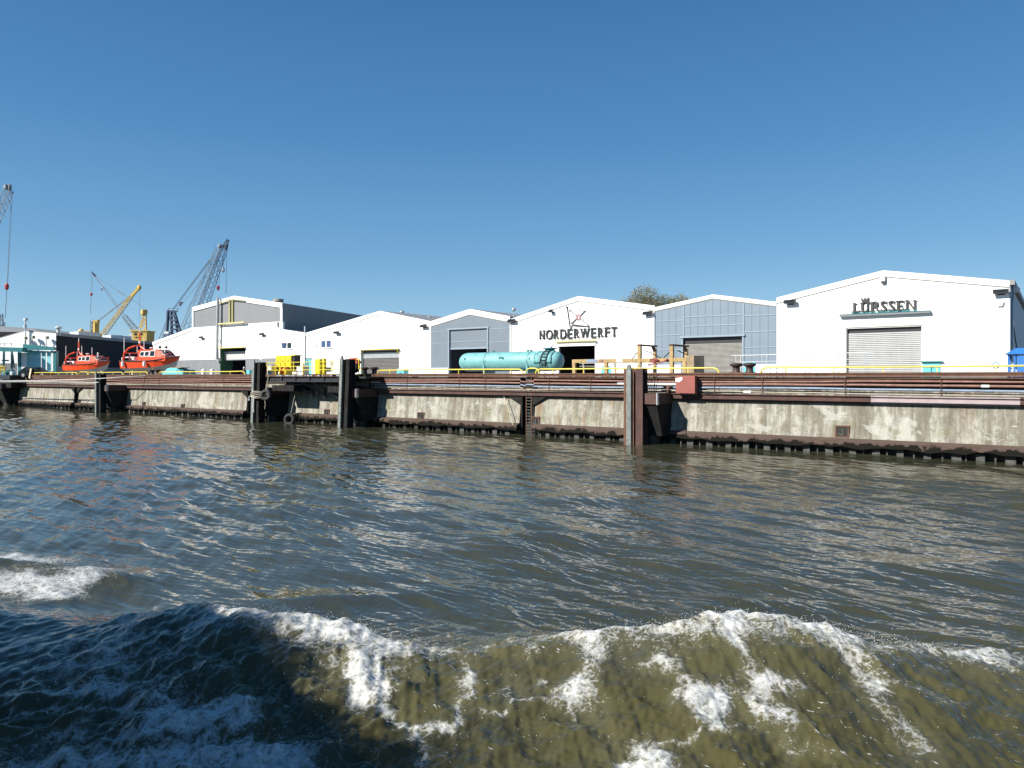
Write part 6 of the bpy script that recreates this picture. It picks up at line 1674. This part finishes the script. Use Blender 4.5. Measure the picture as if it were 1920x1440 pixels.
silt = k.ramp(k.noise(.25, 3, .5), [(.3, 0.0), (.7, 1.0)])
st_ = k.n('ShaderNodeAttribute'); st_.attribute_name = 'stir'
body = k.mix(silt, (.034,.037,.024), (.044,.044,.025))
stn = k.ramp(k.noise(.9, 5, .6), [(.3, .15), (.68, 1.0)])
body = k.mix(k.math('MULTIPLY', st_.outputs['Fac'], stn), body, (.070,.063,.024))
# aerated water: paler, milky where bubbles are below the surface
aer = k.math('MULTIPLY', k.math('SUBTRACT', fa, .08), .5, clamp=True)
body = k.mix(k.math('MULTIPLY', aer, .55), body, (.22,.215,.15))
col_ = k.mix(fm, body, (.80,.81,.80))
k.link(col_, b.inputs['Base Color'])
k.link(k.math('MULTIPLY_ADD', fm, .55, .02), b.inputs['Roughness'])
b.inputs['IOR'].default_value = 1.333
r1 = k.noise(1.0, 2, .5, k.mapping((9, 16, 9), rot=(0,0,R(-33))), .3); r2 = k.noise(1.0, 2, .5, k.mapping((2.6, 6.5, 3), rot=(0,0,R(-35))), .2)
hgt_ = k.math('ADD', k.math('MULTIPLY', r1, .35), r2)
bp = k.n('ShaderNodeBump'); bp.inputs['Strength'].default_value = .4; bp.inputs['Distance'].default_value = .016; k.link(hgt_, bp.inputs['Height'])
bp2 = k.n('ShaderNodeBump'); bp2.inputs['Strength'].default_value = .5; bp2.inputs['Distance'].default_value = .03
k.link(k.math('MULTIPLY', fm, nn_), bp2.inputs['Height']); k.link(bp.outputs[0], bp2.inputs['Normal'])
k.link(bp2.outputs[0], b.inputs['Normal'])
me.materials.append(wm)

# ------------------------------------------------------------------ spray thrown up along the crest
sv, sf = [], []
ico = [(0,0,1),(.894,0,.447),(.276,.851,.447),(-.724,.526,.447),(-.724,-.526,.447),(.276,-.851,.447),(.724,.526,-.447),(-.276,.851,-.447),(-.894,0,-.447),(-.276,-.851,-.447),(.724,-.526,-.447),(0,0,-1)]
icf = [(0,1,2),(0,2,3),(0,3,4),(0,4,5),(0,5,1),(1,6,2),(2,7,3),(3,8,4),(4,9,5),(5,10,1),(2,6,7),(3,7,8),(4,8,9),(5,9,10),(1,10,6),(6,11,7),(7,11,8),(8,11,9),(9,11,10),(10,11,6)]
def drop(a, b_, zz_, r_):
    k0 = len(sv); w2 = C2 + RG*a + FW*b_
    for q_ in ico: sv.append((w2[0]+q_[0]*r_*1.4, w2[1]+q_[1]*r_, zz_+q_[2]*r_))
    sf.extend([(k0+i_[0], k0+i_[1], k0+i_[2]) for i_ in icf])
rs = random.Random(21)
for i in range(1500):
    px = rs.choice((rs.gauss(620,90), rs.gauss(480,120), rs.gauss(1380,140), rs.gauss(1350,60), rs.gauss(1600,140), rs.gauss(1180,120)))
    c_, A_ = smooth_interp(np.array([(px-CX)/FOC*9.8])); b_ = c_[0] + rs.gauss(-.08, .22); a = (px-CX)/FOC*b_
    h_ = float(wash(np.array([a]), np.array([b_]))[0]) + abs(rs.gauss(0, .055)) + .01
    drop(a, b_, h_, rs.uniform(.0014, .0045))
for i in range(650):
    px = rs.gauss(420, 180); py = rs.uniform(1190, 1420)
    a, b_ = px_ab(px, py); h_ = float(wash(np.array([a]), np.array([b_]))[0]) + abs(rs.gauss(.05, .10)); drop(a, b_, h_, rs.uniform(.0014, .0045))
for i in range(260):
    px = rs.uniform(700, 1800); py = rs.uniform(1190, 1400)
    a, b_ = px_ab(px, py); h_ = float(wash(np.array([a]), np.array([b_]))[0]) + abs(rs.gauss(.02, .05)); drop(a, b_, h_, rs.uniform(.0013, .0035))
me = bpy.data.meshes.new('spray'); me.from_pydata(sv, [], sf)
me.polygons.foreach_set('use_smooth', [True]*len(me.polygons))
sm = bpy.data.materials.new('spray_drops'); t, b, out = nt(sm); b.inputs['Base Color'].default_value = (.75,.77,.78,1); b.inputs['Roughness'].default_value = .15; b.inputs['IOR'].default_value = 1.33
me.materials.append(sm); spr = bpy.data.objects.new('spray', me); COL.objects.link(spr); spr['kind'] = 'stuff'

# ------------------------------------------------------------------ the ferry the photograph is taken from (its shadow lies on the near water)
fy = thing('harbour_ferry', 'white and blue harbour ferry carrying the viewpoint, its shadow lying on the near water', 'ferry', (-10, -45, 0))
ys = -CAMD - 1.0
HB, HS = -24.0, 3.2
p = MB()
p.prism([Vector((HS+9,ys,-.6)), Vector((HS+9,ys-5,-.6)), Vector((-20,ys-5,-.6)), Vector((-27,ys-2.5,-.6)), Vector((-20,ys,-.6))], (0,0,2.6)); part('hull', p, mat('ferry_hull_blue', (.02,.04,.10), .4), fy)
p = MB(); p.prism([Vector((x_, ys-4.6, z_)) for x_, z_ in ((-20,2.003),(-20,4.3),(-17.2,4.6),(-15.7,5.0),(-14.6,5.8),(-13.2,6.15),(-11.6,6.05),(-10.4,5.6),(-9.3,5.2),(-8.2,4.95),(-7.0,4.75),(-5.8,4.5),(-4.7,4.0),(-4.2,3.3),(2,3.15),(2,2.003))], (0, 4.5, 0)); cbn = part('deckhouse', p, M['white_paint'], fy)  # unseen; roof outline shaped to place the shadow edge on the water
for i in range(8):
    xx = -18.6 + i*1.6; p = MB(); p.box(xx, xx+1.2, ys-.098, ys-.06, 2.9, 3.8); part('window', p, M['glass'], cbn)
prof_ = [(-17,4.6),(-15.7,5.0),(-14.6,5.8),(-13.2,6.15),(-11.6,6.05),(-10.4,5.6),(-9.3,5.2),(-8.2,4.95),(-7.0,4.75),(-5.8,4.5),(-4.7,4.0),(-4.2,3.3)]
p = MB(); xx = -16.8; i = 0
while xx < -4.3:
    zt_ = float(np.interp(xx, [q_[0] for q_ in prof_], [q_[1] for q_ in prof_]))
    hh_ = .45 + .22*math.sin(xx*2.1) + .16*math.sin(xx*5.3+1) + random.uniform(-.16, .16)
    p.box(xx, xx+.024, ys-.16, ys-.13, zt_-.12, zt_+hh_*.5); p.box(xx+.03, xx+.045, ys-.16, ys-.13, zt_-.12, zt_+hh_); xx += .062; i += 1
part('shadow_edge_bars', p, M['rope'], fy)  # unseen thin bars added to soften the edge of the ferry's shadow
p = MB(); p.bar((-13.5, ys-4, 6.1), (-13.5, ys-4, 7.6), .12); part('mast', p, M['white_paint'], fy)
